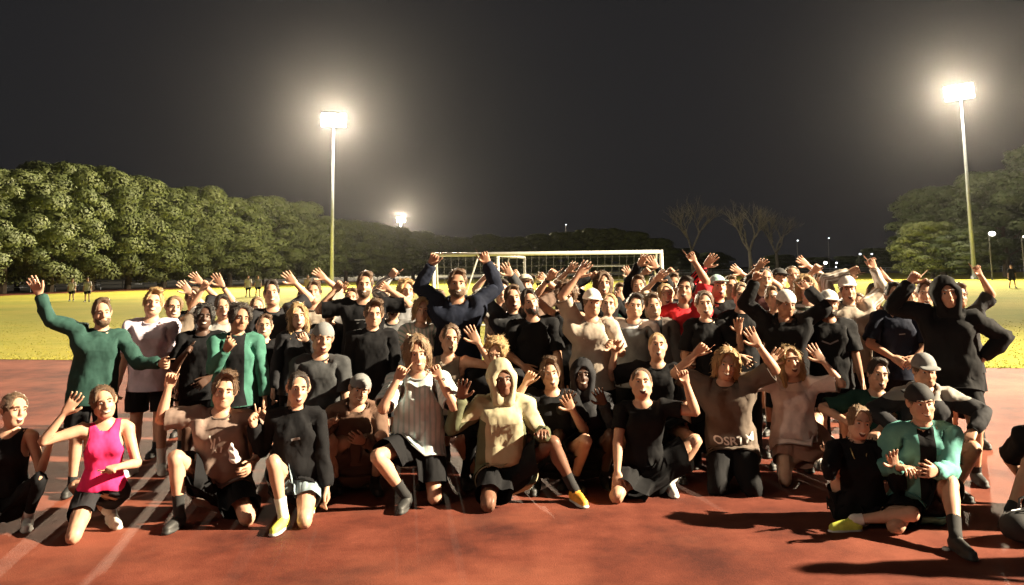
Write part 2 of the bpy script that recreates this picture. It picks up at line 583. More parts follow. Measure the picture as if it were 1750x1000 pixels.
bare_tree(1178, 312, 165, 3, 'bare pale tree nearest the right post of the goal')
bare_tree(1276, 318, 150, 5, 'bare tree with a forked pale trunk between the other two leafless trees')
bare_tree(1322, 338, 175, 8, 'bare tree with thin branches, rightmost of the leafless trees')


# ---- distant street lamps
def lamp(u, v, d, size, label, mat):
    p = at(u, v, d)
    root = link('street_lamp', None, None, (p[0], p[1], 0)); tag(root, label, 'street lamp', 'distant street lamps')
    MB().tube([(0, 0, 0), (0, 0, p[2] - .1)], [.10, .06], 6).build('pole', M_DARKMETAL, root)
    MB().tube([(0, 0, p[2] - .12), (0, -.5, p[2])], .05, 6).build('arm', M_DARKMETAL, root)
    v_, f_ = uv_ball_quick((0, -.6, p[2] - .05), size)
    link('lamp_bulb', new_mesh('lamp_bulb', v_, f_, mat), root)


def uv_ball_quick(c, r, nu=10, nv=6):
    vs, fs = [], []
    for i in range(nv + 1):
        ph = math.pi * i / nv
        for j in range(nu):
            th = 2 * math.pi * j / nu
            vs.append((c[0] + r * math.sin(ph) * math.cos(th), c[1] + r * math.sin(ph) * math.sin(th), c[2] + r * .75 * math.cos(ph)))
    for i in range(nv):
        for j in range(nu):
            a, b = i * nu + j, i * nu + (j + 1) % nu
            fs.append((a, b, b + nu, a + nu))
    return np.array(vs), np.array(fs)


lamp(1690, 399, 92, .34, 'bright street lamp right of the right floodlight pole', M_LAMP_S)
lamp(1746, 404, 94, .20, 'street lamp at the right edge of the picture', M_LAMP_S)
lamp(1409, 449, 190, .42, 'white low lamp, brightest in the dark between the bare trees and the right trees', M_LAMP_S)
lamp(1428, 449, 195, .26, 'faint low lamp just right of the brightest low lamp', M_LAMP_F)
lamp(1427, 456, 192, .18, 'faintest lamp, lowest of those on the dark horizon', M_LAMP_F)
lamp(1362, 411, 215, .24, 'tiny high lamp above the bare tree nearest the dark gap', M_LAMP_F)
lamp(1415, 407, 225, .22, 'tiny high lamp standing over the dark gap', M_LAMP_F)
lamp(1468, 434, 185, .26, 'pale lamp left of the pair under the right trees', M_LAMP_F)
lamp(1488, 434, 188, .24, 'pale lamp at the left foot of the right trees', M_LAMP_F)
lamp(967, 384, 240, .20, 'dim lamp on a thin pole above the far goal', M_LAMP_F)
# ================================================================== people: shared shapes
class Field:
    """a distance field on a grid; surface() turns it into a closed skin"""
    def __init__(self, lo, hi, h):
        self.lo = np.array(lo, dtype=np.float64); self.h = h
        self.n = np.ceil((np.array(hi) - self.lo) / h).astype(int) + 1
        self.F = np.full(self.n, 0.5, dtype=np.float32)
        self.ax = [self.lo[i] + h * np.arange(self.n[i]) for i in range(3)]

    def box(self, lo, hi):
        sl = []
        for i in range(3):
            a = max(0, int(math.floor((lo[i] - self.lo[i]) / self.h)))
            b = min(self.n[i], int(math.ceil((hi[i] - self.lo[i]) / self.h)) + 1)
            if b <= a: return None
            sl.append(slice(a, b))
        X, Y, Z = np.meshgrid(*[self.ax[i][sl[i]] for i in range(3)], indexing='ij', sparse=True)
        return tuple(sl), X, Y, Z

    def put(self, sl, d, k, sub=False):
        f = self.F[sl]
        if sub:
            d = -d
            hh = np.clip(0.5 - 0.5 * (d - f) / k, 0, 1)
            self.F[sl] = (d * (1 - hh) + f * hh + k * hh * (1 - hh)).astype(np.float32)
        else:
            hh = np.clip(0.5 + 0.5 * (d - f) / k, 0, 1)
            self.F[sl] = (d * (1 - hh) + f * hh - k * hh * (1 - hh)).astype(np.float32)

    def limb(self, a, b, rads, k=0.02, flat=(1, 1, 1), sub=False):
        a = np.array(a, float); b = np.array(b, float)
        ts = [r[0] for r in rads]; rs = [r[1] for r in rads]
        m = max(rs) * max(flat) + 0.05 + k
        q = self.box(np.minimum(a, b) - m, np.maximum(a, b) + m)
        if q is None: return
        sl, X, Y, Z = q
        ab = b - a
        L2 = ab @ ab
        t = np.clip(((X - a[0]) * ab[0] + (Y - a[1]) * ab[1] + (Z - a[2]) * ab[2]) / L2, 0, 1)
        d = np.sqrt(((X - a[0] - t * ab[0]) / flat[0]) ** 2 + ((Y - a[1] - t * ab[1]) / flat[1]) ** 2 + ((Z - a[2] - t * ab[2]) / flat[2]) ** 2) - np.interp(t, ts, rs)
        self.put(sl, d, k, sub)

    def ell(self, c, r, k=0.015, sub=False, rx=0.0):
        c = np.array(c, float); r = np.array(r, float)
        m = max(r) + 0.04 + k
        q = self.box(c - m, c + m)
        if q is None: return
        sl, X, Y, Z = q
        x = X - c[0]; y = Y - c[1]; z = Z - c[2]
        if rx:
            y, z = y * math.cos(rx) + z * math.sin(rx), -y * math.sin(rx) + z * math.cos(rx)
        k0 = np.sqrt((x / r[0]) ** 2 + (y / r[1]) ** 2 + (z / r[2]) ** 2)
        k1 = np.sqrt((x / r[0] ** 2) ** 2 + (y / r[1] ** 2) ** 2 + (z / r[2] ** 2) ** 2)
        self.put(sl, k0 * (k0 - 1) / np.maximum(k1, 1e-6), k, sub)

    def trunk(self, prof, k=0.02, grow=0.0, p=2.3, xoff=0.0):
        zs = [q[0] for q in prof]
        m = 0.06 + grow
        rxm = max(q[1] for q in prof) + m
        rym = max(q[2] for q in prof) + m + 0.03
        q = self.box((xoff - rxm, -rym, zs[0] - m), (xoff + rxm, rym, zs[-1] + m))
        sl, X, Y, Z = q
        rx = np.interp(Z, zs, [q[1] for q in prof]) + grow
        ry = np.interp(Z, zs, [q[2] for q in prof]) + grow
        yc = np.interp(Z, zs, [q[3] for q in prof])
        e = ((np.abs(X - xoff) / rx) ** p + (np.abs(Y - yc) / ry) ** p) ** (1 / p)
        d = (e - 1) * np.minimum(rx, ry)
        d = np.maximum(d, np.maximum(Z - zs[-1], zs[0] - Z))
        self.put(sl, d, k)

    def surface(self):
        F = self.F
        ins = F < 0
        nx, ny, nz = F.shape
        s = np.zeros((nx - 1, ny - 1, nz - 1), dtype=np.int8)
        for i in (0, 1):
            for j in (0, 1):
                for l in (0, 1):
                    s += ins[i:nx - 1 + i, j:ny - 1 + j, l:nz - 1 + l]
        act = (s > 0) & (s < 8)
        ci = np.argwhere(act)
        idx = np.full(act.shape, -1, dtype=np.int32)
        idx[act] = np.arange(len(ci))
        cv = {}
        for i in (0, 1):
            for j in (0, 1):
                for l in (0, 1):
                    cv[(i, j, l)] = F[ci[:, 0] + i, ci[:, 1] + j, ci[:, 2] + l]
        acc = np.zeros((len(ci), 3)); cnt = np.zeros(len(ci))
        for axis in range(3):
            for p in (0, 1):
                for q in (0, 1):
                    a = [p, q]; a.insert(axis, 0); b = [p, q]; b.insert(axis, 1)
                    va, vb = cv[tuple(a)], cv[tuple(b)]
                    m = (va < 0) != (vb < 0)
                    t = np.where(m, va / np.where(m, va - vb, 1), 0)
                    pos = np.tile(np.array(a, float), (len(ci), 1))
                    pos[:, axis] = t
                    acc[m] += pos[m]; cnt[m] += 1
        verts = self.lo + (ci + acc / cnt[:, None]) * self.h
        quads = []
        for axis in range(3):
            sh = [slice(None)] * 3; sh2 = [slice(None)] * 3
            sh[axis] = slice(0, -1); sh2[axis] = slice(1, None)
            A, B = ins[tuple(sh)], ins[tuple(sh2)]
            e = np.argwhere(A != B)
            o = [i for i in range(3) if i != axis]
            ok = (e[:, o[0]] > 0) & (e[:, o[1]] > 0) & (e[:, o[0]] < F.shape[o[0]] - 1) & (e[:, o[1]] < F.shape[o[1]] - 1)
            e = e[ok]
            flip = A[e[:, 0], e[:, 1], e[:, 2]]
            cs = []
            for (p, q) in ((-1, -1), (0, -1), (0, 0), (-1, 0)):
                c = e.copy(); c[:, o[0]] += p; c[:, o[1]] += q
                cs.append(idx[c[:, 0], c[:, 1], c[:, 2]])
            Q = np.stack(cs, 1)
            if axis == 1: flip = ~flip
            Q[~flip] = Q[~flip][:, ::-1]
            quads.append(Q)
        return verts, np.concatenate(quads)


def decimate(verts, faces, target):
    me = new_mesh('work', verts, faces, [])
    o = bpy.data.objects.new('work', me)
    COL.objects.link(o)
    md = o.modifiers.new('d', 'DECIMATE')
    md.ratio = min(1.0, target / (len(faces) * 2.0))
    ev = o.evaluated_get(bpy.context.evaluated_depsgraph_get())
    m2 = ev.to_mesh()
    v = np.empty(len(m2.vertices) * 3, dtype=np.float32); m2.vertices.foreach_get('co', v)
    m2.calc_loop_triangles()
    t = np.empty(len(m2.loop_triangles) * 3, dtype=np.int32); m2.loop_triangles.foreach_get('vertices', t)
    ev.to_mesh_clear()
    bpy.data.objects.remove(o); bpy.data.meshes.remove(me)
    return v.reshape(-1, 3).astype(np.float64), t.reshape(-1, 3)


def smooth_v(verts, faces, it=2, lam=0.5):
    n = len(verts); k = faces.shape[1]
    e = np.concatenate([faces[:, [i, (i + 1) % k]] for i in range(k)])
    e = np.concatenate([e, e[:, ::-1]])
    for _ in range(it):
        acc = np.zeros_like(verts); cnt = np.zeros(n)
        np.add.at(acc, e[:, 0], verts[e[:, 1]]); np.add.at(cnt, e[:, 0], 1)
        verts = verts + lam * (acc / np.maximum(cnt, 1)[:, None] - verts)
    return verts


def normals(v, f):
    n = np.zeros_like(v)
    fn = np.cross(v[f[:, 1]] - v[f[:, 0]], v[f[:, 2]] - v[f[:, 0]])
    for i in range(3): np.add.at(n, f[:, i], fn)
    return n / np.maximum(np.linalg.norm(n, axis=1), 1e-9)[:, None]


def compact(v, f, *extra):
    used = np.zeros(len(v), bool); used[f.ravel()] = True
    mp = np.cumsum(used) - 1
    return (v[used], mp[f]) + tuple(e[used] for e in extra)


def clip(v, f, fn):
    """cut the shape where fn(v) > 0, laying the cut edge flat"""
    val, proj = fn(v)
    keep = (val[f] < 0).any(1)
    f = f[keep]
    v = v.copy(); o = val > 0
    v[o] = proj[o]
    return compact(v, f)


def wob(p, f, seed=0.0):
    """smooth pseudo-noise in -1..1"""
    x, y, z = p[:, 0] * f, p[:, 1] * f, p[:, 2] * f
    return (np.sin(x * 1.7 + 1.3 * np.sin(y * 1.1 + seed) + seed) + np.sin(y * 1.9 + 1.2 * np.sin(z * 1.3 + seed * 2)) + np.sin(z * 1.6 + 1.4 * np.sin(x * 1.2 - seed))) / 3


# ---- the body at rest: facing -Y, arms out, 1.755 m tall
ARM_A = math.radians(22)
AD = np.array((math.cos(ARM_A), 0, -math.sin(ARM_A)))
AN = np.array((-math.sin(ARM_A), 0, -math.cos(ARM_A)))     # palm side
L_UP, L_FO = 0.285, 0.250


def mir(p, s): return np.array((p[0] * s, p[1], p[2]), float)


def joints(fem):
    shx = 0.165 if fem else 0.185
    J = {'pelvis': (0, 0, 0.95), 'spine': (0, 0, 1.08), 'chest': (0, 0, 1.24), 'neck': (0, 0.012, 1.475), 'head': (0, 0.005, 1.56)}
    for s, t in ((-1, 'L'), (1, 'R')):
        sh = np.array((shx, 0.008, 1.415))
        J['uarm' + t] = mir(sh, s)
        J['farm' + t] = mir(sh + AD * L_UP, s)
        J['hand' + t] = mir(sh + AD * (L_UP + L_FO), s)
        J['thigh' + t] = (s * 0.095, 0, 0.92)
        J['shin' + t] = (s * 0.10, -0.012, 0.50)
        J['foot' + t] = (s * 0.10, 0.02, 0.085)
    return {k: np.array(v, float) for k, v in J.items()}


BONES = ['pelvis', 'spine', 'chest', 'neck', 'head', 'uarmL', 'farmL', 'handL', 'uarmR', 'farmR', 'handR', 'thighL', 'shinL', 'footL', 'thighR', 'shinR', 'footR']
BI = {b: i for i, b in enumerate(BONES)}


def sstep(a, b, x):
    t = np.clip((x - a) / (b - a), 0, 1)
    return t * t * (3 - 2 * t)


def seg_d(p, a, b):
    ab = b - a
    t = np.clip(((p - a) @ ab) / (ab @ ab), 0, 1)
    return np.linalg.norm(p - a - t[:, None] * ab, axis=1)


def weights(v, fem):
    J = joints(fem)
    W = np.zeros((len(v), len(BONES)))
    x, y, z = v[:, 0], v[:, 1], v[:, 2]
    rest = np.ones(len(v))
    for s, t in ((-1, 'L'), (1, 'R')):
        sh = J['uarm' + t]
        d = mir(AD, s)
        end = sh + d * 0.9
        dA = seg_d(v, sh, end)
        dT = seg_d(v, np.array((s * 0.09, 0.0, 1.43)), np.array((s * 0.10, 0, 0.7)))
        A = sstep(-0.045, 0.055, dT - dA) * sstep(0.95, 1.05, z) * (x * s > 0.02)
        A = np.where((z < 1.24) & (x * s < 0.24), 0, A)
        u = (v - sh) @ d
        f1 = sstep(L_UP - 0.05, L_UP + 0.05, u); f2 = sstep(L_UP + L_FO - 0.03, L_UP + L_FO + 0.02, u)
        W[:, BI['uarm' + t]] = A * (1 - f1); W[:, BI['farm' + t]] = A * f1 * (1 - f2); W[:, BI['hand' + t]] = A * f1 * f2
        rest -= A
    rest = np.clip(rest, 0, 1)
    G = 1 - sstep(0.82, 0.99, z)
    sideR = sstep(-0.03, 0.03, x)
    for s, t in ((-1, 'L'), (1, 'R')):
        g = G * (sideR if s > 0 else 1 - sideR) * rest
        k = 1 - sstep(0.44, 0.56, z); n = 1 - sstep(0.06, 0.13, z)
        W[:, BI['thigh' + t]] = g * (1 - k); W[:, BI['shin' + t]] = g * k * (1 - n); W[:, BI['foot' + t]] = g * k * n
    r = rest * (1 - G)
    a = sstep(0.99, 1.14, z); b = sstep(1.14, 1.30, z); c = sstep(1.455, 1.52, z); e = sstep(1.53, 1.585, z + np.where(y < -0.03, 0.03, 0))
    W[:, BI['pelvis']] = r * (1 - a); W[:, BI['spine']] = r * a * (1 - b); W[:, BI['chest']] = r * a * b * (1 - c)
    W[:, BI['neck']] = r * a * b * c * (1 - e); W[:, BI['head']] = r * a * b * c * e
    return W / W.sum(1, keepdims=True)


def trunk_profile(fem):
    if fem:
        return [(0.82, .150, .100, .014), (0.90, .172, .118, .018), (0.97, .165, .110, .010), (1.06, .130, .090, .0), (1.13, .122, .085, 0), (1.24, .138, .095, -.004),
                (1.33, .150, .100, -.004), (1.40, .148, .090, .002), (1.45, .105, .072, .008), (1.49, .055, .058, .012)]
    return [(0.82, .150, .102, .012), (0.90, .166, .115, .014), (0.97, .160, .108, .008), (1.06, .142, .098, .0), (1.14, .142, .096, 0), (1.24, .160, .106, -.004),
            (1.33, .174, .112, -.004), (1.40, .168, .100, .002), (1.45, .120, .080, .008), (1.49, .064, .064, .012)]


UPR = {False: [(0, .058), (.25, .058), (.6, .048), (1, .041)], True: [(0, .048), (.25, .047), (.6, .040), (1, .035)]}
FOR = {False: [(0, .042), (.25, .044), (.7, .034), (1, .027)], True: [(0, .036), (.25, .037), (.7, .029), (1, .023)]}
THR = {False: [(0, .094), (.4, .083), (.8, .062), (1, .056)], True: [(0, .096), (.4, .084), (.8, .060), (1, .053)]}
SHR = {False: [(0, .054), (.3, .054), (.7, .040), (1, .035)], True: [(0, .051), (.3, .050), (.7, .037), (1, .032)]}
FINGERS = ((.031, .074, 9, .0088), (.0105, .083, 2, .0092), (-.0105, .076, -5, .0088), (-.031, .060, -13, .0078))


def make_body(fem):
    h = 0.0056
    g = Field((-0.96, -0.24, -0.02), (0.96, 0.20, 1.80), h)
    J = joints(fem)
    g.trunk(trunk_profile(fem), k=0.03)
    if fem:
        for s in (-1, 1): g.ell((s * 0.072, -0.088, 1.305), (0.062, 0.050, 0.060), k=0.03)
    else:
        for s in (-1, 1): g.ell((s * 0.080, -0.078, 1.345), (0.085, 0.040, 0.060), k=0.04)
    for s in (-1, 1): g.ell((s * 0.075, 0.075, 0.885), (0.085, 0.065, 0.085), k=0.04)
    nr = 0.047 if fem else 0.057
    g.limb((0, .02, 1.43), (0, .004, 1.60), [(0, nr + .008), (1, nr - .004)], k=0.03)
    for s in (-1, 1):
        t = 'L' if s < 0 else 'R'
        sh, el, wr = J['uarm' + t], J['farm' + t], J['hand' + t]
        g.limb((s * 0.05, .015, 1.46), sh + np.array((0, 0, .012)), [(0, .040), (1, .046 if fem else .054)], k=0.035)
        g.limb(sh, el, UPR[fem], k=0.03)
        g.limb(el, wr, FOR[fem], k=0.02)
        d = mir(AD, s); n = mir(AN, s); th = np.array((0, -1.0, 0))
        for q in np.linspace(-.026, .026, 4):
            g.limb(wr + d * .012 + th * q * .75, wr + d * .088 + th * q, [(0, .0145), (1, .0135)], k=0.012)
        for (off, ln, ang, r) in FINGERS:
            a = wr + d * .086 + th * off
            fd = d * math.cos(math.radians(ang)) + th * math.sin(math.radians(ang)) + n * .10
            m = a + fd * ln * .5
            fd2 = fd + n * .18
            g.limb(a, m, [(0, r + .0006), (1, r)], k=0.006)
            g.limb(m, m + fd2 * ln * .5, [(0, r), (1, r - .0008)], k=0.004)
        a = wr + d * .022 + th * .026
        b = wr + d * .060 + th * .062 + n * .012
        g.limb(a, b, [(0, .015), (1, .0115)], k=0.010)
        g.limb(b, b + d * .034 + th * .016 + n * .004, [(0, .0108), (1, .0092)], k=0.005)
        hp, kn, an = J['thigh' + t], J['shin' + t], J['foot' + t]
        g.limb(hp, kn, THR[fem], k=0.02)
        g.limb(kn, an, SHR[fem], k=0.02)
        g.limb(kn + np.array((0, .03, -.06)), kn + np.array((0, .034, -.19)), [(0, .036), (.5, .046), (1, .030)], k=0.03)
        g.ell(kn + np.array((0, -.030, .005)), (.036, .030, .042), k=0.025)
        g.limb(an + np.array((0, .02, -.04)), (s * 0.115, -.135, .030), [(0, .036), (.6, .034), (1, .026)], k=0.025)
    # head and face
    fs = 0.95 if fem else 1.0
    g.ell((0, .012, 1.668), (.076 * fs, .096 * fs, .088), k=0.01)
    g.ell((0, -.030, 1.615), (.062 * fs, .066, .078), k=0.03)
    g.ell((0, -.060, 1.560), (.038 * fs, .040, .028), k=0.03)           # chin
    for s in (-1, 1):
        g.limb((s * .050 * fs, -.005, 1.585), (s * .020, -.070, 1.556), [(0, .022), (1, .018)], k=0.03)   # jaw
        g.ell((s * .038 * fs, -.074, 1.612), (.022, .018, .020), k=0.02)      # cheek
        g.ell((s * .031, -.104, 1.652), (.019, .020, .013), k=0.012, sub=True)  # eye socket
        g.ell((s * .076 * fs, .012, 1.640), (.010, .020, .032), k=0.008)       # ear
    g.limb((-.040, -.083, 1.672), (.040, -.083, 1.672), [(0, .010), (.5, .013), (1, .010)], k=0.015)
    g.limb((0, -.094, 1.662), (0, -.112, 1.620), [(0, .0095), (1, .0155)], k=0.010)
    g.ell((0, -.100, 1.614), (.018, .014, .010), k=0.008)
    g.ell((0, -.098, 1.588), (.026, .014, .013), k=0.012)                # lips
    v, f = g.surface()
    v = smooth_v(v, f, 1, 0.4)
    return decimate(v, f, 8200)


TEMPL = {}


def big_head(v):
    c = np.array((0, .005, 1.525)); w = sstep(1.495, 1.555, v[:, 2]) * (np.abs(v[:, 0]) < .16)
    return v + (v - c) * (.075 * w)[:, None]


def big_hands(v, fem):
    J = joints(fem); v = v.copy()
    for s, t in ((-1, 'L'), (1, 'R')):
        wr = J['hand' + t]; a = (v - wr) @ mir(AD, s)
        w = sstep(-.02, .04, a) * (v[:, 0] * s > .5)
        v += (v - wr) * (.12 * w)[:, None]
    return v


def template(key, v, f, fem, rigid=None):
    v = big_head(v) if rigid == 'head' or (isinstance(key, tuple) and key[0] == 'body') else v
    if isinstance(key, tuple) and key[0] == 'body': v = big_hands(v, fem)
    if rigid is None:
        W = weights(v, fem)
    else:
        W = np.zeros((len(v), len(BONES))); W[:, BI[rigid]] = 1
    TEMPL[key] = (v, f, W, normals(v, f))


def sleeve_clip(sh, d, umax, s):
    def fn(v):
        u = (v - sh) @ d
        on = (v[:, 0] * s > 0.10) & (v[:, 2] > 0.95)
        val = np.where(on, u - umax, -1.0)
        return val, v - np.maximum(val, 0)[:, None] * d
    return fn


def z_clip(zc, below=True, rmax=None):
    def fn(v):
        val = (zc - v[:, 2]) if below else (v[:, 2] - zc)
        if rmax is not None: val = np.where(np.abs(v[:, 0]) < rmax, val, -1.0)
        p = v.copy(); p[:, 2] = zc
        return val, p
    return fn


def neck_clip(r, zc, drop):
    """round or deep neckline"""
    def fn(v):
        q = np.sqrt(v[:, 0] ** 2 + ((v[:, 1] - .012) * .9) ** 2)
        lim = zc + drop * np.clip(v[:, 1] / .10, -1, 0.4)
        val = np.where((q < r) & (v[:, 2] > 1.30), v[:, 2] - lim, -1.0)
        p = v.copy(); p[:, 2] = np.where(val > 0, lim, p[:, 2])
        return val, p
    return fn


def edge_bands(key, v, f, fem, rad):
    """ribbed collar, cuffs and hem: a band along every open edge of a garment"""
    e = np.concatenate([f[:, [0, 1]], f[:, [1, 2]], f[:, [2, 0]]])
    es = {}
    for a, b in e:
        k = (min(a, b), max(a, b)); es[k] = es.get(k, 0) + 1
    nb = {}
    for (a, b), c in es.items():
        if c == 1: nb.setdefault(a, []).append(b); nb.setdefault(b, []).append(a)
    seen, loops = set(), []
    for st in nb:
        if st in seen: continue
        lp, cur, prev = [st], st, None
        seen.add(st)
        while True:
            nx = [q for q in nb[cur] if q != prev and q not in seen]
            if not nx: break
            prev, cur = cur, nx[0]
            lp.append(cur); seen.add(cur)
        if len(lp) > 8: loops.append(lp)
    cnt = 0
    for lp in loops:
        P = v[lp]
        for _ in range(2): P = (np.roll(P, 1, 0) + P * 2 + np.roll(P, -1, 0)) / 4
        if np.linalg.norm(np.roll(P, 1, 0) - P, axis=1).sum() < .12: continue
        c = P.mean(0)
        kind = 'collar' if abs(c[0]) < .04 and c[2] > 1.3 else 'cuff' if abs(c[0]) > .2 else 'hem'
        mb = MB().tube([Vector(q) for q in P] + [Vector(P[0])], rad * (1.0 if kind == 'collar' else .7), 5, False)
        ff = []
        for q in mb.f:
            for i in range(1, len(q) - 1): ff.append((q[0], q[i], q[i + 1]))
        bv, bf = np.array(mb.v), np.array(ff)
        template(('band', key[0], fem, cnt), bv, bf, fem)
        BANDS.setdefault(key, []).append((kind, ('band', key[0], fem, cnt)))
        cnt += 1


BANDS = {}


def make_top(fem, kind):
    h = 0.0095
    g = Field((-0.90, -0.26, 0.62), (0.90, 0.24, 1.60), h)
    J = joints(fem)
    loose = {'tee': .032, 'long': .030, 'hoodie': .042, 'tank': .009, 'fit': .013}[kind]
    prof = [(z, rx, ry, yc) for (z, rx, ry, yc) in trunk_profile(fem)]
    pr = []
    for (z, rx, ry, yc) in prof:
        k = loose * (1.0 if z < 1.36 else 0.55 if z < 1.43 else 0.25)
        if kind in ('tee', 'long', 'hoodie') and z < 1.2:       # cloth hangs straight from the chest
            rx = max(rx, 0.150 if fem else 0.164); ry = max(ry, 0.106)
        if z < 1.1: rx += .016; ry += .018
        pr.append((z, rx + k, ry + k, yc))
    z0 = {'tee': .80, 'long': .80, 'hoodie': .80, 'tank': .95, 'fit': .90}[kind]
    pr = [(0.66, pr[0][1] + .012, pr[0][2] + .010, .01)] + pr
    g.trunk(pr, k=0.03)
    if fem:
        for s in (-1, 1): g.ell((s * 0.070, -0.088, 1.305), (0.066, 0.056, 0.066), k=0.05)
    else:
        for s in (-1, 1): g.ell((s * 0.080, -0.078, 1.345), (0.092, 0.050, 0.070), k=0.05)
    if kind != 'tank':
        for s in (-1, 1): g.ell((s * 0.075, 0.080, 0.885), (0.098, 0.088, 0.110), k=0.05)
    ulen = {'tee': .245, 'long': .535, 'hoodie': .540, 'tank': 0, 'fit': .17}[kind]
    for s in (-1, 1):
        t = 'L' if s < 0 else 'R'
        sh, el, wr = J['uarm' + t], J['farm' + t], J['hand' + t]
        d = mir(AD, s)
        a0 = .046 if fem else .054
        g.limb((s * 0.06, .015, 1.455), sh + np.array((0, 0, .014)), [(0, .046), (1, a0 + .5 * loose)], k=0.035)
        if kind in ('tee', 'fit'):
            g.limb(sh, sh + d * .30, [(0, a0 + .4 * loose + .006), (.4, a0 + .6 * loose + .006), (1, a0 + .9 * loose)], k=0.03)
        elif kind in ('long', 'hoodie'):
            g.limb(sh, el, [(0, a0 + .4 * loose + .008), (.5, a0 + .45 * loose), (1, .044 + .5 * loose)], k=0.03)
            g.limb(el, wr + d * .05, [(0, .044 + .5 * loose), (.35, .044 + .45 * loose), (.8, .036 + .4 * loose), (.86, .031), (1, .030)], k=0.02)
    if kind == 'hoodie':
        for a in np.linspace(-2.4, 2.4, 13):
            g.ell((math.sin(a) * .092, .016 + math.cos(a) * .085, 1.475 + .022 * math.cos(a)), (.036, .036, .040), k=0.03)
        g.ell((0, .125, 1.44), (.085, .045, .070), k=0.03)
        g.limb((-.10, -.13, 1.02), (.10, -.13, 1.02), [(0, .022), (1, .022)], k=0.03, flat=(1, 1, 3.2))
    v, f = g.surface()
    v = smooth_v(v, f, 1, 0.5)
    f = np.concatenate([f[:, [0, 1, 2]], f[:, [0, 2, 3]]])
    for s in (-1, 1):
        t = 'L' if s < 0 else 'R'
        if ulen: v, f = clip(v, f, sleeve_clip(J['uarm' + t], mir(AD, s), ulen, s))
        else:
            def arm_hole(v, s=s):
                lim = 0.165 - .045 * np.clip((v[:, 2] - 1.24) / .16, 0, 1) if not fem else 0.150 - .040 * np.clip((v[:, 2] - 1.25) / .15, 0, 1)
                val = np.where(v[:, 2] > 1.24, v[:, 0] * s - lim, -1.0)
                p = v.copy(); p[:, 0] = np.where(val > 0, s * lim, p[:, 0])
                return val, p
            v, f = clip(v, f, arm_hole)
    v, f = clip(v, f, z_clip(z0))
    if kind == 'hoodie':
        v, f = clip(v, f, neck_clip(.105, 1.505, .055))
    else:
        v, f = clip(v, f, neck_clip({'tank': .075, 'tee': .088, 'long': .088, 'fit': .09}[kind], {'tank': 1.45, 'tee': 1.495, 'long': 1.503, 'fit': 1.488}[kind], {'tank': .12, 'tee': .048, 'long': .036, 'fit': .055}[kind]))
    q = decimate(v, f, 4200)
    template((kind, fem), q[0], q[1], fem)
    edge_bands((kind, fem), q[0], q[1], fem, .0085 if kind != 'tank' else .005)


def make_bottom(fem, kind):
    h = 0.0095
    g = Field((-0.30, -0.24, 0.02), (0.30, 0.24, 1.12), h)
    J = joints(fem)
    lo = {'shorts': .022, 'short_shorts': .014, 'tights': .005, 'pants': .022}[kind]
    g.trunk([(z, rx + (lo * .5 if z < .85 else .004), ry + (lo * .5 if z < .85 else .004), yc) for (z, rx, ry, yc) in trunk_profile(fem) if z < 1.2], k=0.03)
    for s in (-1, 1): g.ell((s * 0.075, 0.075, 0.885), (0.086 + lo * .3, 0.067 + lo * .3, 0.086), k=0.04)
    zl = {'shorts': .60, 'short_shorts': .70, 'tights': .13, 'pants': .11}[kind]
    for s in (-1, 1):
        t = 'L' if s < 0 else 'R'
        hp, kn, an = J['thigh' + t], J['shin' + t], J['foot' + t]
        if kind in ('shorts', 'short_shorts'):
            g.limb(hp + np.array((s * .004, 0, 0)), kn, [(0, .096 + lo * .6), (.5, .088 + lo), (1, .086 + lo)], k=0.02)
        else:
            g.limb(hp, kn, [(r[0], r[1] + lo) for r in THR[fem]], k=0.02)
            g.limb(kn, an, [(r[0], r[1] + lo * (1 if kind == 'pants' else .8)) for r in SHR[fem]], k=0.02)
            g.ell(kn + np.array((0, -.030, .005)), (.038 + lo, .033 + lo, .046 + lo), k=0.025)
            g.limb(kn + np.array((0, .03, -.06)), kn + np.array((0, .034, -.19)), [(0, .036 + lo), (.5, .046 + lo), (1, .030 + lo)], k=0.03)
    if kind in ('shorts', 'short_shorts'): g.ell((0, 0, .55), (.012, .30, .235), k=.012, sub=True)
    v, f = g.surface()
    v = smooth_v(v, f, 1, 0.5)
    f = np.concatenate([f[:, [0, 1, 2]], f[:, [0, 2, 3]]])
    v, f = clip(v, f, z_clip(zl))
    v, f = clip(v, f, z_clip(1.03, below=False))
    q = decimate(v, f, 2200)
    template((kind, fem), q[0], q[1], fem)


def make_footwear():
    for s, t in ((-1, 'L'), (1, 'R')):
        x = s * .10
        g = Field((x - .12, -.25, -.03), (x + .12, .15, .20), .0065)
        g.limb((x, .045, .050), (x + s * .014, -.145, .036), [(0, .043), (.5, .043), (1, .034)], k=.02, flat=(1, 1, .95))
        g.limb((x, .045, .014), (x + s * .014, -.150, .012), [(0, .043), (.4, .042), (.75, .050), (1, .040)], k=.008, flat=(1, 1, .36))
        g.limb((x, .026, .06), (x, .026, .105), [(0, .044), (1, .042)], k=.02)
        v, f = g.surface()
        f = np.concatenate([f[:, [0, 1, 2]], f[:, [0, 2, 3]]])
        v, f = clip(v, f, z_clip(.100, below=False))
        v, f = decimate(v, f, 460)
        template('shoe' + t, v, f, False)
        g = Field((x - .09, -.09, .05), (x + .09, .12, .30), .0085)
        g.limb((x, .02, .06), (x, .012, .29), [(0, .040), (.5, .043), (1, .052)], k=.01)
        v, f = g.surface()
        f = np.concatenate([f[:, [0, 1, 2]], f[:, [0, 2, 3]]])
        v, f = clip(v, f, z_clip(.075))
        v2, f2 = clip(v, f, z_clip(.155, below=False))
        template('sock' + t, v2, f2, False)
        v2, f2 = clip(v, f, z_clip(.235, below=False))
        template('crew' + t, v2, f2, False)


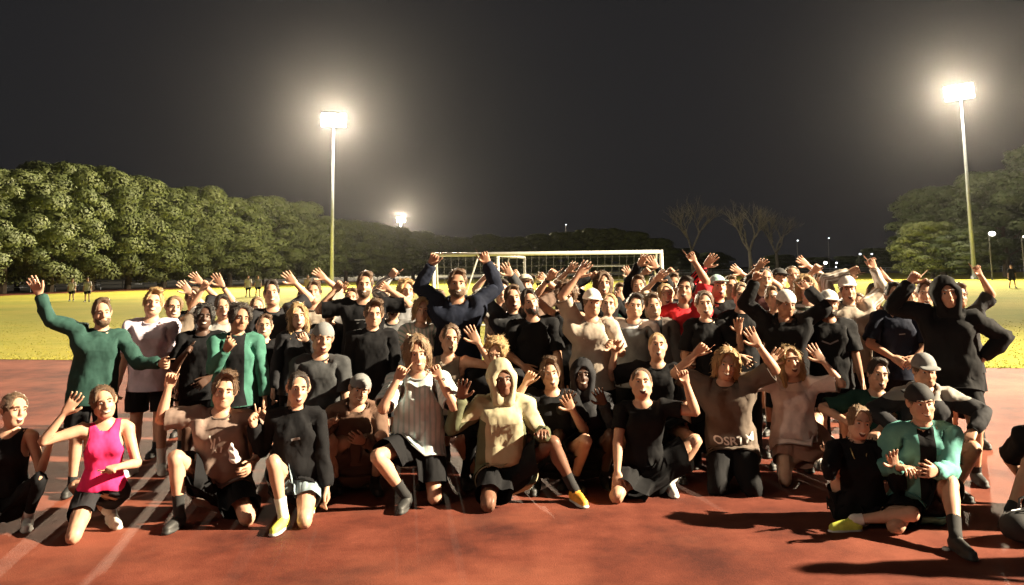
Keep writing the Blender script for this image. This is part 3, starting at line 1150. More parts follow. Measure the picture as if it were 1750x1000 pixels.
def face_cut(g, w=.070, low=1.60, top=.105, yc=-.118):
    g.ell((0, yc, low + .006), (w + .006, .088, top + .004), k=0.008, sub=True)
    g.ell((0, -.118, low + .018), (w + .002, .102, .168), k=0.010, sub=True)


def strands(v, f, key):
    r = np.random.default_rng(len(key) * 7 + 1)
    tri = v[f]
    nrm = np.cross(tri[:, 1] - tri[:, 0], tri[:, 2] - tri[:, 0]); area = np.linalg.norm(nrm, axis=1)
    nrm = nrm / np.maximum(area, 1e-9)[:, None]
    n = {'long': 520, 'bob': 620, 'curly': 620, 'ponytail': 420, 'bun': 380, 'beard': 160}.get(key, 460)
    k = r.choice(len(f), n, p=area / area.sum())
    a = r.random((n, 2)); a[a.sum(1) > 1] = 1 - a[a.sum(1) > 1]
    p = tri[k, 0] + a[:, :1] * (tri[k, 1] - tri[k, 0]) + a[:, 1:] * (tri[k, 2] - tri[k, 0])
    N = nrm[k]
    ok = ((p - np.array((0, .02, 1.63))) * N).sum(1) > 0
    p, N = p[ok], N[ok]; n = len(p)
    flow = p - np.array((.018, .035, 1.79)); flow[:, 1] += .02
    if key in ('bun', 'ponytail'): flow = np.array((0, .12, 1.70)) - p
    if key in ('long', 'bob'): flow = flow * .4 + np.array((0, .01, -.12))
    if key == 'quiff': flow = np.where(p[:, 2:] > 1.72, np.array((.05, -.04, .05)), flow)
    if key == 'beard': flow = np.array((0, -.02, -.1)) + 0 * p
    flow = flow / np.linalg.norm(flow, axis=1)[:, None]
    flow = flow + r.normal(size=(n, 3)) * (.95 if key == 'curly' else .38)
    t = flow - N * (flow * N).sum(1)[:, None]
    t /= np.linalg.norm(t, axis=1)[:, None]
    L = ({'long': .055, 'bob': .042, 'curly': .026, 'beard': .012}.get(key, .024) * (.6 + .8 * r.random(n)))[:, None]
    w = np.cross(N, t) * (.0016 + .0016 * r.random((n, 1)))
    lift = N * (.25 + .35 * r.random((n, 1)))
    m = p + (t + lift * .9) * L * .5; e = p + (t + lift * (.5 if key not in ('curly', 'quiff') else 1.0)) * L
    V = np.stack([p - w, p + w, m - w, m + w, e], 1).reshape(-1, 3)
    b = np.arange(n)[:, None] * 5 + len(v)
    F = np.concatenate([b + np.array((0, 1, 3)), b + np.array((0, 3, 2)), b + np.array((2, 3, 4))])
    return np.concatenate([v, V]), np.concatenate([f, F])


def make_hair():
    lo, hi = (-.20, -.19, 1.22), (.20, .26, 1.90)
    def cran(g, gr, gy=0.0):
        g.ell((0, .014 + gy, 1.672), (.076 + gr, .096 + gr, .090 + gr), k=0.012)
    def finish(key, g, n=900, amp=.004, fr=60, zmin=1.585, sm=1):
        v, f = g.surface()
        v = smooth_v(v, f, sm, .4)
        nn = normals(v, np.concatenate([f[:, [0, 1, 2]], f[:, [0, 2, 3]]]))
        v = v + nn * (wob(v * np.array((1.0, 1.0, .45)), fr, .7) * amp)[:, None]
        v, f = decimate(v, f, n)
        if key != 'buzz': v, f = strands(v, f, key)
        template(('hair', key), v, f, False, 'head')
    def side_cut(g, z):   # bare skin below the hair at back and sides
        g.ell((0, .03, z - .14), (.16, .16, .125), k=0.012, sub=True)
    g = Field(lo, hi, .0065); cran(g, .007); g.ell((.010, -.005, 1.752), (.064, .074, .036), k=.02); face_cut(g, .066, 1.612, .112); side_cut(g, 1.625); finish('crop', g)
    g = Field(lo, hi, .0065); cran(g, .005); face_cut(g, .070, 1.615, .112); side_cut(g, 1.635); finish('buzz', g, 700, .0015)
    g = Field(lo, hi, .0065); cran(g, .014); g.ell((.012, -.030, 1.765), (.062, .066, .038), k=.02); face_cut(g, .066, 1.600, .103); side_cut(g, 1.62); finish('quiff', g, 1000, .006)
    g = Field(lo, hi, .0065); cran(g, .026)
    for i in range(26):
        a = i * 2.4; z = 1.66 + .10 * ((i * 7) % 13) / 13
        r = .098 * math.sqrt(max(.05, 1 - ((z - 1.67) / .12) ** 2))
        g.ell((math.cos(a) * r * .86, .015 + math.sin(a) * r, z + .005), (.026, .026, .026), k=.008)
    face_cut(g, .070, 1.595, .108); side_cut(g, 1.60); finish('curly', g, 1500, .008, 90, sm=0)
    g = Field(lo, hi, .0065); cran(g, .011)
    g.ell((0, .118, 1.715), (.036, .036, .036), k=.01); face_cut(g, .068, 1.602, .110); side_cut(g, 1.628); finish('bun', g)
    g = Field(lo, hi, .0065); cran(g, .011)
    g.limb((0, .105, 1.70), (.02, .150, 1.44), [(0, .022), (.3, .036), (.8, .026), (1, .010)], k=.015); face_cut(g, .068, 1.602, .110); side_cut(g, 1.628); finish('ponytail', g, 1000)
    g = Field(lo, hi, .0065); cran(g, .018)
    g.limb((0, .075, 1.66), (0, .085, 1.36), [(0, .075), (.5, .075), (1, .050)], k=.03, flat=(1.15, .6, 1))
    for s in (-1, 1):
        g.limb((s * .074, .00, 1.69), (s * .090, -.030, 1.38), [(0, .028), (.5, .034), (1, .018)], k=.025)
    face_cut(g, .060, 1.590, .116); finish('long', g, 1500, .006, 70)
    g = Field(lo, hi, .0065); cran(g, .026)
    for s in (-1, 1):
        g.limb((s * .078, .00, 1.70), (s * .092, -.010, 1.55), [(0, .032), (.5, .038), (1, .022)], k=.02)
    g.limb((0, .08, 1.67), (0, .085, 1.55), [(0, .075), (1, .060)], k=.03, flat=(1.1, .6, 1))
    for i in range(20):
        a = i * 2.4; z = 1.60 + .14 * ((i * 7) % 11) / 11
        g.ell((math.cos(a) * .092, .02 + math.sin(a) * .10, z), (.024, .024, .024), k=.01)
    face_cut(g, .060, 1.590, .116); finish('bob', g, 1700, .008, 80)
    # beard
    g = Field(lo, hi, .006)
    g.ell((0, -.038, 1.592), (.066, .070, .066), k=.02); g.ell((0, -.062, 1.556), (.045, .046, .034), k=.02)
    g.ell((0, -.055, 1.665), (.10, .12, .070), k=.006, sub=True); g.ell((0, .06, 1.60), (.10, .075, .12), k=.006, sub=True); g.ell((0, -.118, 1.592), (.022, .025, .010), k=.006, sub=True)
    v, f = g.surface(); v, f = decimate(v, f, 420); v, f = strands(v, f, 'beard'); template(('hair', 'beard'), v, f, False, 'head')
    # head wear
    g = Field(lo, hi, .0065); cran(g, .015)
    g.ell((0, .0, 1.55), (.2, .2, .135), k=.006, sub=True)
    g.limb((-.040, -.108, 1.692), (.040, -.108, 1.692), [(0, .036), (.5, .040), (1, .036)], k=.006, flat=(1, 2.0, .20))
    g.ell((0, .014, 1.775), (.010, .010, .008), k=.004)
    v, f = g.surface(); v = smooth_v(v, f, 1, .3); v, f = decimate(v, f, 800)
    template(('hat', 'cap'), v, f, False, 'head')
    vb = v.copy(); vb[:, 0] *= -1; vb[:, 1] = .028 - vb[:, 1]
    template(('hat', 'cap_back'), vb, f, False, 'head')
    g = Field(lo, hi, .0065); cran(g, .014); g.ell((0, .02, 1.54), (.2, .2, .135), k=.006, sub=True); g.ell((0, -.14, 1.60), (.08, .085, .09), k=.01, sub=True)
    v, f = g.surface(); v, f = decimate(v, f, 600)
    template(('hat', 'beanie'), v, f, False, 'head')
    g = Field(lo, hi, .007)
    cran(g, .030, .006)
    g.limb((0, .045, 1.64), (0, .040, 1.47), [(0, .105), (.6, .098), (1, .120)], k=.03)
    for s in (-1, 1): g.limb((s * .072, -.045, 1.66), (s * .045, -.055, 1.49), [(0, .040), (1, .050)], k=.03)
    g.ell((0, -.135, 1.625), (.066, .125, .103), k=.012, sub=True)
    v, f = g.surface(); v = smooth_v(v, f, 1, .5)
    nn = normals(v, np.concatenate([f[:, [0, 1, 2]], f[:, [0, 2, 3]]]))
    v = v + nn * (wob(v, 22, .3) * .005)[:, None]
    v, f = decimate(v, f, 1500)
    W = np.zeros((len(v), len(BONES)))
    a = sstep(1.47, 1.58, v[:, 2]); W[:, BI['head']] = a; W[:, BI['chest']] = 1 - a
    v = big_head(v)
    TEMPL[('hat', 'hood')] = (v, f, W, normals(v, f))


def uv_ball(c, r, nu=10, nv=7):
    vs, fs = [], []
    for i in range(nv + 1):
        ph = math.pi * i / nv
        for j in range(nu):
            th = 2 * math.pi * j / nu
            vs.append((c[0] + r[0] * math.sin(ph) * math.cos(th), c[1] + r[1] * math.sin(ph) * math.sin(th), c[2] + r[2] * math.cos(ph)))
    for i in range(nv):
        for j in range(nu):
            a, b = i * nu + j, i * nu + (j + 1) % nu
            fs += [(a, b, b + nu), (a, b + nu, a + nu)]
    return np.array(vs), np.array(fs)


def make_face_bits():
    for s, t in ((-1, 'L'), (1, 'R')):
        v, f = uv_ball((s * .031, -.0815, 1.651), (.0130, .0120, .0068))
        template('eye' + t, v, f, False, 'head')
        v, f = uv_ball((s * .031, -.0925, 1.651), (.0064, .0028, .0064), 8, 5)
        template('iris' + t, v, f, False, 'head')
        b = MB(); b.tube([(s * .013, -.0985, 1.671), (s * .030, -.0985, 1.6765), (s * .047, -.0860, 1.670)], [.0042, .0048, .0028], 6)
        fv = np.array(b.v); ff = []
        for q in b.f:
            for i in range(1, len(q) - 1): ff.append((q[0], q[i], q[i + 1]))
        template('brow' + t, fv, np.array(ff), False, 'head')
    # smiling mouth, open mouth, closed mouth
    def grin(key, w, hgt, drop):
        n = 12; vs, fs = [], []
        for i in range(n + 1):
            q = -1 + 2 * i / n
            x = q * w; y = -.1115 + .024 * q * q
            zt = 1.590 + drop * q * q; zb = zt - hgt * (1 - q * q) - .001
            vs += [(x, y, zt), (x, y - .0015, (zt + zb) / 2), (x, y, zb)]
        for i in range(n):
            for k in range(2):
                a = i * 3 + k; fs += [(a, a + 1, a + 4), (a, a + 4, a + 3)]
        template(('mouth', key), np.array(vs), np.array(fs), False, 'head')
        vs2 = []
        m = [(i, v) for i, v in enumerate(vs)]
        fs2 = []
        for i in range(2, n - 1):
            q = -1 + 2 * i / n
            x = q * w; y = -.1134 + .024 * q * q
            zt = 1.590 + drop * q * q - .0006; zb = zt - min(hgt * .60, .0120) * (1 - q * q * .8)
            vs2 += [(x, y, zt), (x, y, zb)]
        for i in range(len(vs2) // 2 - 1):
            a = i * 2; fs2 += [(a, a + 1, a + 3), (a, a + 3, a + 2)]
        template(('teeth', key), np.array(vs2), np.array(fs2), False, 'head')
    grin('smile', .035, .018, .010)
    grin('laugh', .033, .034, .008)
    grin('calm', .025, .006, .004)
# ------------------------------------------------------------------ posing
def rot(axis, a):
    return np.array(Matrix.Rotation(a, 3, axis))


def arc(a, b):
    a = Vector(a).normalized(); b = Vector(b).normalized()
    return np.array(a.rotation_difference(b).to_matrix())


def unit(v):
    v = np.asarray(v, float)
    return v / max(1e-9, np.linalg.norm(v))


def ik(a, target, l1, l2, hint):
    d = target - a
    L = np.linalg.norm(d)
    L = min(max(L, abs(l1 - l2) + .02), (l1 + l2) * .999)
    dn = unit(d)
    h = np.asarray(hint, float)
    h = h - dn * (h @ dn)
    if np.linalg.norm(h) < 1e-4: h = np.array((0, 0, -1.0)) - dn * dn[2] * -1
    h = unit(h)
    x = (l1 * l1 - l2 * l2 + L * L) / (2 * L)
    y = math.sqrt(max(0, l1 * l1 - x * x))
    return a + dn * x + h * y, a + dn * L


def to_dq(R, j0, j1):
    q = Matrix([list(map(float, r)) for r in R]).to_quaternion()
    t = j1 - R @ j0
    tq = Quaternion((0, t[0], t[1], t[2])) @ q
    return np.array(q), np.array(tq) * 0.5


PARENT = {'spine': 'pelvis', 'chest': 'spine', 'neck': 'chest', 'head': 'neck'}
for _t in 'LR':
    PARENT.update({'uarm' + _t: 'chest', 'farm' + _t: 'uarm' + _t, 'hand' + _t: 'farm' + _t, 'thigh' + _t: 'pelvis', 'shin' + _t: 'thigh' + _t, 'foot' + _t: 'shin' + _t})


def skin(v, W, Q, D):
    q = W @ Q; d = W @ D
    n = np.linalg.norm(q, axis=1, keepdims=True)
    q /= n; d /= n
    w, u = q[:, :1], q[:, 1:]
    dw, du = d[:, :1], d[:, 1:]
    t = 2 * (w * du - dw * u + np.cross(u, du))
    return v + 2 * np.cross(u, np.cross(u, v) + w * v) + t


def curl_hand(v, W, J, curls, s, t):
    """bend the fingers: curls = angle in degrees (fingers, thumb)"""
    fing, thumb = curls
    wr = J['hand' + t]; d = mir(AD, s); n = mir(AN, s); th = np.array((0, -1.0, 0))
    p = v - wr
    a, c, b = p @ d, p @ th, p @ n
    isf = (W[:, BI['hand' + t]] > .5) & (a > .082)
    isf &= ~((c > .052))
    if fing and isf.any():
        ln = np.where(c > .02, .074, np.where(c > 0, .083, np.where(c > -.02, .076, .060)))
        s0 = np.clip(a - .084, 0, None)
        k = math.radians(fing) / ln
        if fing < 0: k = k
        phi = k * s0
        R = 1 / k
        na = .084 + np.sin(phi) * R + 0 * b
        nb = (1 - np.cos(phi)) * R
        # offset by thickness
        a2 = na - np.sin(phi) * b; b2 = nb + np.cos(phi) * b
        c2 = c * (1 - .35 * min(1, abs(fing) / 180) * np.clip(s0 / .08, 0, 1))
        v = v.copy()
        v[isf] = (wr + a2[:, None] * d + c2[:, None] * th + b2[:, None] * n)[isf]
    ist = (W[:, BI['hand' + t]] > .5) & (c > .040) & (a < .12)
    if thumb and ist.any():
        wgt = np.clip((c - .040) / .03, 0, 1) * math.radians(thumb)
        v = v.copy() if v is not None else v
        a0, c0 = .045, .036
        ca, cc = a - a0, c - c0
        na = a0 + ca * np.cos(wgt) + cc * np.sin(wgt) * .8
        nc = c0 + cc * np.cos(wgt) * .7
        nb = b + np.sin(wgt) * .025
        v[ist] = (wr + na[:, None] * d + nc[:, None] * th + nb[:, None] * n)[ist]
    return v


HANDS = {'open': (0, 0), 'relaxed': (55, 15), 'fist': (235, 55), 'grip': (120, 20), 'thumb': (235, 0), 'flat': (12, 40)}
LOG = []


def solve(p):
    """joint rotations and places for one person"""
    fem = p.get('fem', False)
    J0 = joints(fem)
    yaw = p['yaw']
    lean = math.radians(p.get('lean', 3)); side = math.radians(p.get('side', 0)); bend = math.radians(p.get('bend', 4))
    Rp = rot('Z', yaw) @ rot('Y', side) @ rot('X', lean)
    Rs = Rp @ rot('X', bend * .5)
    Rc = Rp @ rot('X', bend) @ rot('Z', math.radians(p.get('twist', 0)))
    hy, hp, hr = p.get('head', (0, 0, 0))
    Rh = rot('Z', p.get('hyaw', yaw) + math.radians(hy)) @ rot('X', math.radians(hp)) @ rot('Y', math.radians(hr))
    qn = Matrix(Rc.tolist()).to_quaternion().slerp(Matrix(Rh.tolist()).to_quaternion(), .5)
    Rn = np.array(qn.to_matrix())
    HC = np.array((0, -.03, 1.640))
    def chain(s):
        J = {k: v * s for k, v in J0.items()}
        P = {'pelvis': np.zeros(3)}
        P['spine'] = Rp @ (J['spine'] - J['pelvis'])
        P['chest'] = P['spine'] + Rs @ (J['chest'] - J['spine'])
        P['neck'] = P['chest'] + Rc @ (J['neck'] - J['chest'])
        P['head'] = P['neck'] + Rn @ (J['head'] - J['neck'])
        return J, P, P['head'] + Rh @ (HC * s - J['head'])
    J, P, hc = chain(1.0)
    Hw = at(p['px'][0], p['px'][1], p['d'])
    pose = p.get('pose', 'stand')
    s = p.get('s')
    if s is None:
        if pose == 'stand':
            s = Hw[2] / (hc[2] + .95)
            s = min(max(s, .90), 1.10)
        else:
            s = 1.0 if not fem else .95
    J, P, hc = chain(s)
    off = Hw - hc
    for k in P: P[k] = P[k] + off
    pz = P['pelvis'][2]
    if pose == 'stand' and pz > .955 * s:
        dz = .955 * s - pz
        for k in P: P[k] = P[k] + np.array((0, 0, dz))
    fwd = np.array((math.sin(yaw), -math.cos(yaw), 0.0)); rgt = np.array((math.cos(yaw), math.sin(yaw), 0.0))
    R = {'pelvis': Rp, 'spine': Rs, 'chest': Rc, 'neck': Rn, 'head': Rh}
    l1 = np.linalg.norm(J['shinR'] - J['thighR']); l2 = np.linalg.norm(J['footR'] - J['shinR'])
    info = {'pz': P['pelvis'][2], 's': s}
    base = np.array((P['pelvis'][0], P['pelvis'][1], 0.0))
    for sd, t in ((-1, 'L'), (1, 'R')):
        hip = P['pelvis'] + Rp @ (J['thigh' + t] - J['pelvis'])
        P['thigh' + t] = hip
        spec = p.get('leg' + t)
        footdir = unit(fwd + rgt * sd * .25)
        flat = True
        if spec is None:
            if pose == 'stand': spec = ('foot', p.get('spread', .13), p.get('step', 0) * sd)
            elif pose == 'squat': spec = ('foot', .17, .16)
            elif pose == 'knees': spec = ('down', .12)
            elif pose == 'sit': spec = ('cross',)
        kind = spec[0]
        if kind == 'foot':         # foot flat on the ground, sideways and forward of the pelvis
            tgt = base + rgt * sd * spec[1] + fwd * spec[2] + np.array((0, 0, .085 * s))
            hint = fwd + rgt * sd * (.15 if pose == 'stand' else .45)
        elif kind == 'px':         # foot on the ground at a sight line
            g = ground(spec[1], spec[2]); tgt = g + np.array((0, 0, .085 * s)) - fwd * .06
            hint = fwd * 1.0 + np.array((0, 0, .6)) + rgt * sd * .25
            if len(spec) > 3:      # where the knee is seen
                hint = at(spec[3], spec[4], tgt[1] + (spec[5] if len(spec) > 5 else 0)) - (hip + tgt) * .5
        if kind in ('foot', 'px'):
            kn, an = ik(hip, tgt, l1, l2, hint)
            if an[2] > tgt[2] + .02: info['float' + t] = round(float(an[2] - tgt[2]), 2)
        elif kind == 'down':       # knee on the ground under the hip, shin behind
            kz = .058 * s
            dz = min(hip[2] - kz, l1 * .995)
            hz = math.sqrt(max(0, l1 * l1 - dz * dz))
            dirn = unit(fwd + rgt * sd * spec[1])
            kn = hip + dirn * hz - np.array((0, 0, dz))
            if kn[2] > kz + .03: info['kneefloat' + t] = round(float(kn[2] - kz), 2)
            back = unit(-fwd + rgt * sd * (spec[2] if len(spec) > 2 else .0))
            an = kn + unit(back * l2 + np.array((0, 0, (.075 * s - kn[2])))) * l2
            footdir = unit(back * .75 + np.array((0, 0, -.55))); flat = False
        elif kind == 'cross':
            tgt = base + fwd * .30 - rgt * sd * .10 + np.array((0, 0, .07))
            kn, an = ik(hip, tgt, l1, l2, rgt * sd * 1.0 + np.array((0, 0, .25)) + fwd * .4)
            footdir = unit(-rgt * sd + fwd * .3)
        elif kind == 'side':       # sitting, leg folded out on the ground towards one side
            kn = hip + unit(fwd * .75 + rgt * sd * .65 + np.array((0, 0, (.10 - hip[2]) / l1))) * l1
            tgt = kn + unit(-rgt * sd * .9 + fwd * .25) * l2
            tgt[2] = .07
            an = kn + unit(tgt - kn) * l2
            footdir = unit(-rgt * sd * .8 + fwd * .5)
        P['shin' + t], P['foot' + t] = kn, an
        r0 = J['shin' + t] - J['thigh' + t]; r1 = J['foot' + t] - J['shin' + t]
        # thigh keeps the knee cap on the bending side
        def frame(d, f):
            d = unit(d); f = np.asarray(f, float) - d * (np.asarray(f) @ d)
            f = unit(f); return np.stack([np.cross(f, d), f, d], 1)
        bendv = kn - (hip + an) * .5
        if np.linalg.norm(bendv) < .03: bendv = footdir
        Rt = frame(kn - hip, bendv) @ frame(r0, (0, -1, 0)).T
        Rk = frame(an - kn, bendv if abs(unit(bendv) @ unit(an - kn)) < .97 else footdir) @ frame(r1, (0, -1, 0)).T
        R['thigh' + t], R['shin' + t] = Rt, Rk
        if flat:
            up = np.array((0, 0, 1.0))
            R['foot' + t] = frame(-up, footdir) @ frame((0, 0, -1), (sd * .06, -1, 0)).T
        else:
            R['foot' + t] = frame(unit(np.cross(np.cross(footdir, fwd), footdir)) if abs(footdir @ fwd) < .98 else fwd, footdir) @ frame((0, 0, -1), (sd * .06, -1, 0)).T
    # arms
    la, lb, lh = L_UP * s, L_FO * s, .075 * s
    for sd, t in ((-1, 'L'), (1, 'R')):
        sp = p.get('arm' + t, 'down')
        sh = P['chest'] + Rc @ (J['uarm' + t] - J['chest'])
        hint = np.array((0, .25, -1.0)) + rgt * sd * .5
        palm = None
        hand_dir = None
        if isinstance(sp, str):
            if sp == 'down':
                tgt = sh + rgt * sd * .10 + fwd * .07 + np.array((0, 0, -.60 * s)); hint = -fwd + rgt * sd * .4; palm = -rgt * sd
            elif sp == 'back':
                tgt = sh - rgt * sd * .06 - fwd * .18 + np.array((0, 0, -.48 * s)); hint = -fwd * .6 + rgt * sd; palm = -rgt * sd
            elif sp == 'front':
                tgt = sh - rgt * sd * .13 + fwd * .22 + np.array((0, 0, -.42 * s)); hint = rgt * sd - fwd * .3; palm = -fwd
            elif sp == 'knee':
                tgt = P['shin' + t] + np.array((0, 0, .09)) - fwd * .05; hint = rgt * sd + np.array((0, 0, -.2)); palm = np.array((0, 0, -1.0)) + fwd * -.4
            elif sp == 'hip':
                tgt = P['pelvis'] + rgt * sd * .20 * s + np.array((0, 0, .10)); hint = rgt * sd * 1.2 - fwd * .4; palm = -rgt * sd
            elif sp == 'around':     # over the neighbour's shoulder
                tgt = sh + rgt * sd * .50 * s - fwd * .10 + np.array((0, 0, .02)); hint = np.array((0, 0, -1.0)) - fwd * .3; palm = np.array((0, 0, -1.0))
            curl = 'relaxed'
        else:
            tgt = at(sp['px'][0], sp['px'][1], sh[1] + sp.get('dy', -.05))
            palm = np.array(sp.get('palm', (0, -1, 0)), float)
            hint = hint if 'hint' not in sp else rgt * sp['hint'][0] + fwd * sp['hint'][1] + np.array((0, 0, sp['hint'][2]))
            curl = sp.get('hand', 'open')
        if tgt[2] > sh[2]:           # the shoulder comes up with a raised arm
            lift = min(1.0, (tgt[2] - sh[2]) / .45)
            sh = sh + np.array((0, 0, .050 * s * lift)) - rgt * sd * .022 * s * lift
        el, hc2 = ik(sh, tgt, la, lb + lh, hint)
        P['uarm' + t], P['farm' + t] = sh, el
        fd = unit(hc2 - el)
        wr = el + fd * lb
        P['hand' + t] = wr
        d0 = mir(AD, sd)
        Ru = arc(Rc @ d0, el - sh) @ Rc
        Rf = arc(Ru @ d0, fd) @ Ru
        if palm is not None:
            n0 = Rf @ mir(AN, sd)
            pn = palm - fd * (palm @ fd)
            if np.linalg.norm(pn) > .15:
                pn = unit(pn)
                ang = math.atan2(np.cross(n0, pn) @ fd, n0 @ pn)
                tw = lambda q: np.array(Matrix.Rotation(q, 3, Vector(fd)))
                Ru2 = np.array(Matrix.Rotation(ang * .25, 3, Vector(unit(el - sh)))) @ Ru
                Rh2 = tw(ang) @ Rf
                Rf = tw(ang * .62) @ Rf
                Ru = Ru2
            else: Rh2 = Rf
        else: Rh2 = Rf
        R['uarm' + t], R['farm' + t], R['hand' + t] = Ru, Rf, Rh2
        p['curl' + t] = HANDS[curl]
    Q = np.zeros((len(BONES), 4)); D = np.zeros((len(BONES), 4))
    for b in BONES:
        q, d = to_dq(R[b], J[b], P[b])
        if b in PARENT and q @ Q[BI[PARENT[b]]] < 0: q, d = -q, -d
        Q[BI[b]], D[BI[b]] = q, d
    LOG.append((p.get('id'), {k: round(float(v), 2) if not isinstance(v, str) else v for k, v in info.items()}))
    return s, J, P, Q, D, base


def covered(v, fem, top, bottom):
    """how far the skin is drawn in below the clothes"""
    m = np.zeros(len(v))
    J = joints(fem)
    if top:
        umax = {'tee': .19, 'long': .50, 'hoodie': .50, 'tank': -1, 'fit': .15}[top]
        z0 = {'tee': .83, 'long': .83, 'hoodie': .83, 'tank': .98, 'fit': .93}[top]
        u = np.max([(v - J['uarm' + t]) @ mir(AD, s) for s, t in ((-1, 'L'), (1, 'R'))], 0)
        tor = (v[:, 2] > z0) & (v[:, 2] < (1.43 if top != 'tank' else 1.30)) & (np.abs(v[:, 0]) < (.30 if top != 'tank' else .115))
        m[tor & (u < umax if umax > 0 else True)] = 1 if top != 'tank' else 1.5
        if umax > 0: m[(np.abs(v[:, 0]) > .095) & (v[:, 2] > 1.2) & (v[:, 2] < 1.50) & (u < umax)] = 1.2
        if umax > 0: m[(np.abs(v[:, 0]) > .17) & (v[:, 2] > 1.0) & (u < umax)] = 1
    if bottom:
        zl = {'shorts': .63, 'short_shorts': .73, 'tights': .15, 'pants': .13}[bottom]
        m[(v[:, 2] < 1.0) & (v[:, 2] > zl) & (np.abs(v[:, 0]) < .26)] = 1
        m[(v[:, 2] < 1.12) & (v[:, 2] > .80) & (np.abs(v[:, 0]) < .26)] = 2.0
    return m


BODY = {}


def build_person(p):
    fem = p.get('fem', False)
    s, J, P, Q, D, base = solve(p)
    sd = p['seed']
    root = link('person', None, None, base)
    tag(root, p['label'], 'person', p.get('group', 'runners posing on the track'))
    inv = -base
    rr = random.Random(int(sd * 1000))
    fx, fz, nz, jw = rr.uniform(.93, 1.07), rr.uniform(.95, 1.05), rr.uniform(.85, 1.35), rr.uniform(.90, 1.10)

    def own_face(v):            # every head a little different
        w = sstep(1.50, 1.57, v[:, 2]) * (np.abs(v[:, 0]) < .17)
        jz = np.clip((1.62 - v[:, 2]) / .08, 0, 1)
        v = v.copy()
        v[:, 0] *= 1 + w * (fx - 1) + w * jz * (jw - 1)
        v[:, 2] += w * (fz - 1) * (v[:, 2] - 1.53)
        nose = np.clip((-.104 - v[:, 1]) / .02, 0, 1) * (np.abs(v[:, 0]) < .03) * (v[:, 2] > 1.612) * (v[:, 2] < 1.70)
        v[:, 1] -= nose * w * (nz - 1) * .014
        return v

    def put(name, key, mat, parent=root, fold=0.0, attrs=False, local=None, mat_fn=None):
        v, f, W, N = TEMPL[key] if not isinstance(key, np.ndarray) else key
        v = v if local is None else local(v, N, W)
        rest = v
        w = skin(own_face(v) * s, W, Q, D)
        if fold:
            n = normals(w, f)
            tor = w * np.array((1.0, 1.0, .55))
            a = (1 - 2.2 * np.abs(wob(tor, 15, sd))) * .7 + (1 - 2.2 * np.abs(wob(tor[:, [1, 2, 0]] + 3.1, 31, sd * 1.7))) * .45
            w = w + n * (np.maximum(a, -.6) * fold)[:, None]
        w = w + inv
        me = new_mesh(name, w, f, mat, attrs={'rest': rest} if attrs else None)
        if mat_fn is not None:
            fc = rest[f].mean(1)
            me.polygons.foreach_set('material_index', mat_fn(fc).astype(np.int32))
        return link(name, me, parent)

    top, bot = p.get('top', 'tee'), p.get('bottom', 'shorts')
    g = p.get('girth', 0.0)
    def body_fit(v, N, W):
        m = covered(v, fem, top, bot)
        v = v - N * (m * .012)[:, None]
        for s_, t_ in ((-1, 'L'), (1, 'R')):
            v = curl_hand(v, W, J0_[fem], p.get('curl' + t_, (0, 0)), s_, t_)
        return v
    put('body', ('body', fem), p['skin'], local=body_fit)
    hat, hair = p.get('hat'), p.get('hair', 'crop')
    if hat != 'hood' and hair:
        def fit_hair(v, N, W):
            if hat in ('cap', 'cap_back', 'beanie'):     # hair lies flat under a hat
                top_ = np.clip((v[:, 2] - 1.675) / .02, 0, 1)
                c = np.array((0, .014, 1.672))
                r = (v - c) / np.array((.082, .102, .096))
                q = np.linalg.norm(r, axis=1)
                sc = np.where(q > 1, 1 + (1 / q - 1) * top_, 1)
                v = c + (v - c) * sc[:, None]
            return v
        put('hair', ('hair', hair), p['hairmat'], local=fit_hair)
    if hat == 'hood':
        put('hood', ('hat', 'hood'), p['topmat'], fold=.004, attrs=True)
    elif hat:
        put({'cap': 'cap', 'cap_back': 'cap', 'beanie': 'beanie'}[hat], ('hat', hat), p['hatmat'])
    for t in 'LR':
        e = put('eye', 'eye' + t, M_EYE)
        put('iris', 'iris' + t, M_IRIS, e)
        put('eyebrow', 'brow' + t, p['browmat'])
    if p.get('beard'): put('beard', ('hair', 'beard'), p['hairmat'])
    mo = p.get('mouth', 'smile')
    e = put('mouth', ('mouth', mo), M_MOUTH)
    if mo != 'calm': put('teeth', ('teeth', mo), M_TEETH, e)
    if top:
        gar = put({'tee': 'tee_shirt', 'long': 'sweatshirt', 'hoodie': 'hoodie', 'tank': 'tank_top', 'fit': 'tee_shirt'}[top], (top, fem), p['topmat'], fold={'tank': .0025, 'fit': .006}.get(top, .017), attrs=True)
        for band, bk in BANDS.get((top, fem), ()):
            if not (band == 'collar' and hat == 'hood'): put(band, bk, p['bandmat'], gar, attrs=True)
    if bot:
        put({'shorts': 'shorts', 'short_shorts': 'shorts', 'tights': 'leggings', 'pants': 'trousers'}[bot], (bot, fem), p['botmat'], fold={'tights': .001}.get(bot, .012), attrs=True)
    for t in 'LR':
        if p.get('sock', True): put('sock', ('crew' if p.get('crew') else 'sock') + t, p['sockmat'])
        put('shoe', 'shoe' + t, p['shoemat'], mat_fn=lambda c: (c[:, 2] < .028))
    for x in p.get('extra', ()):
        x(put, p, J0_[fem])
    return root


J0_ = {False: joints(False), True: joints(True)}
for _fem in (False, True):
    _v, _f = make_body(_fem)
    template(('body', _fem), _v, _f, _fem)
    for _k in ('tee', 'long', 'hoodie', 'tank', 'fit'): make_top(_fem, _k)
    for _k in ('shorts', 'short_shorts', 'tights', 'pants'): make_bottom(_fem, _k)
make_footwear()
make_hair()
make_face_bits()
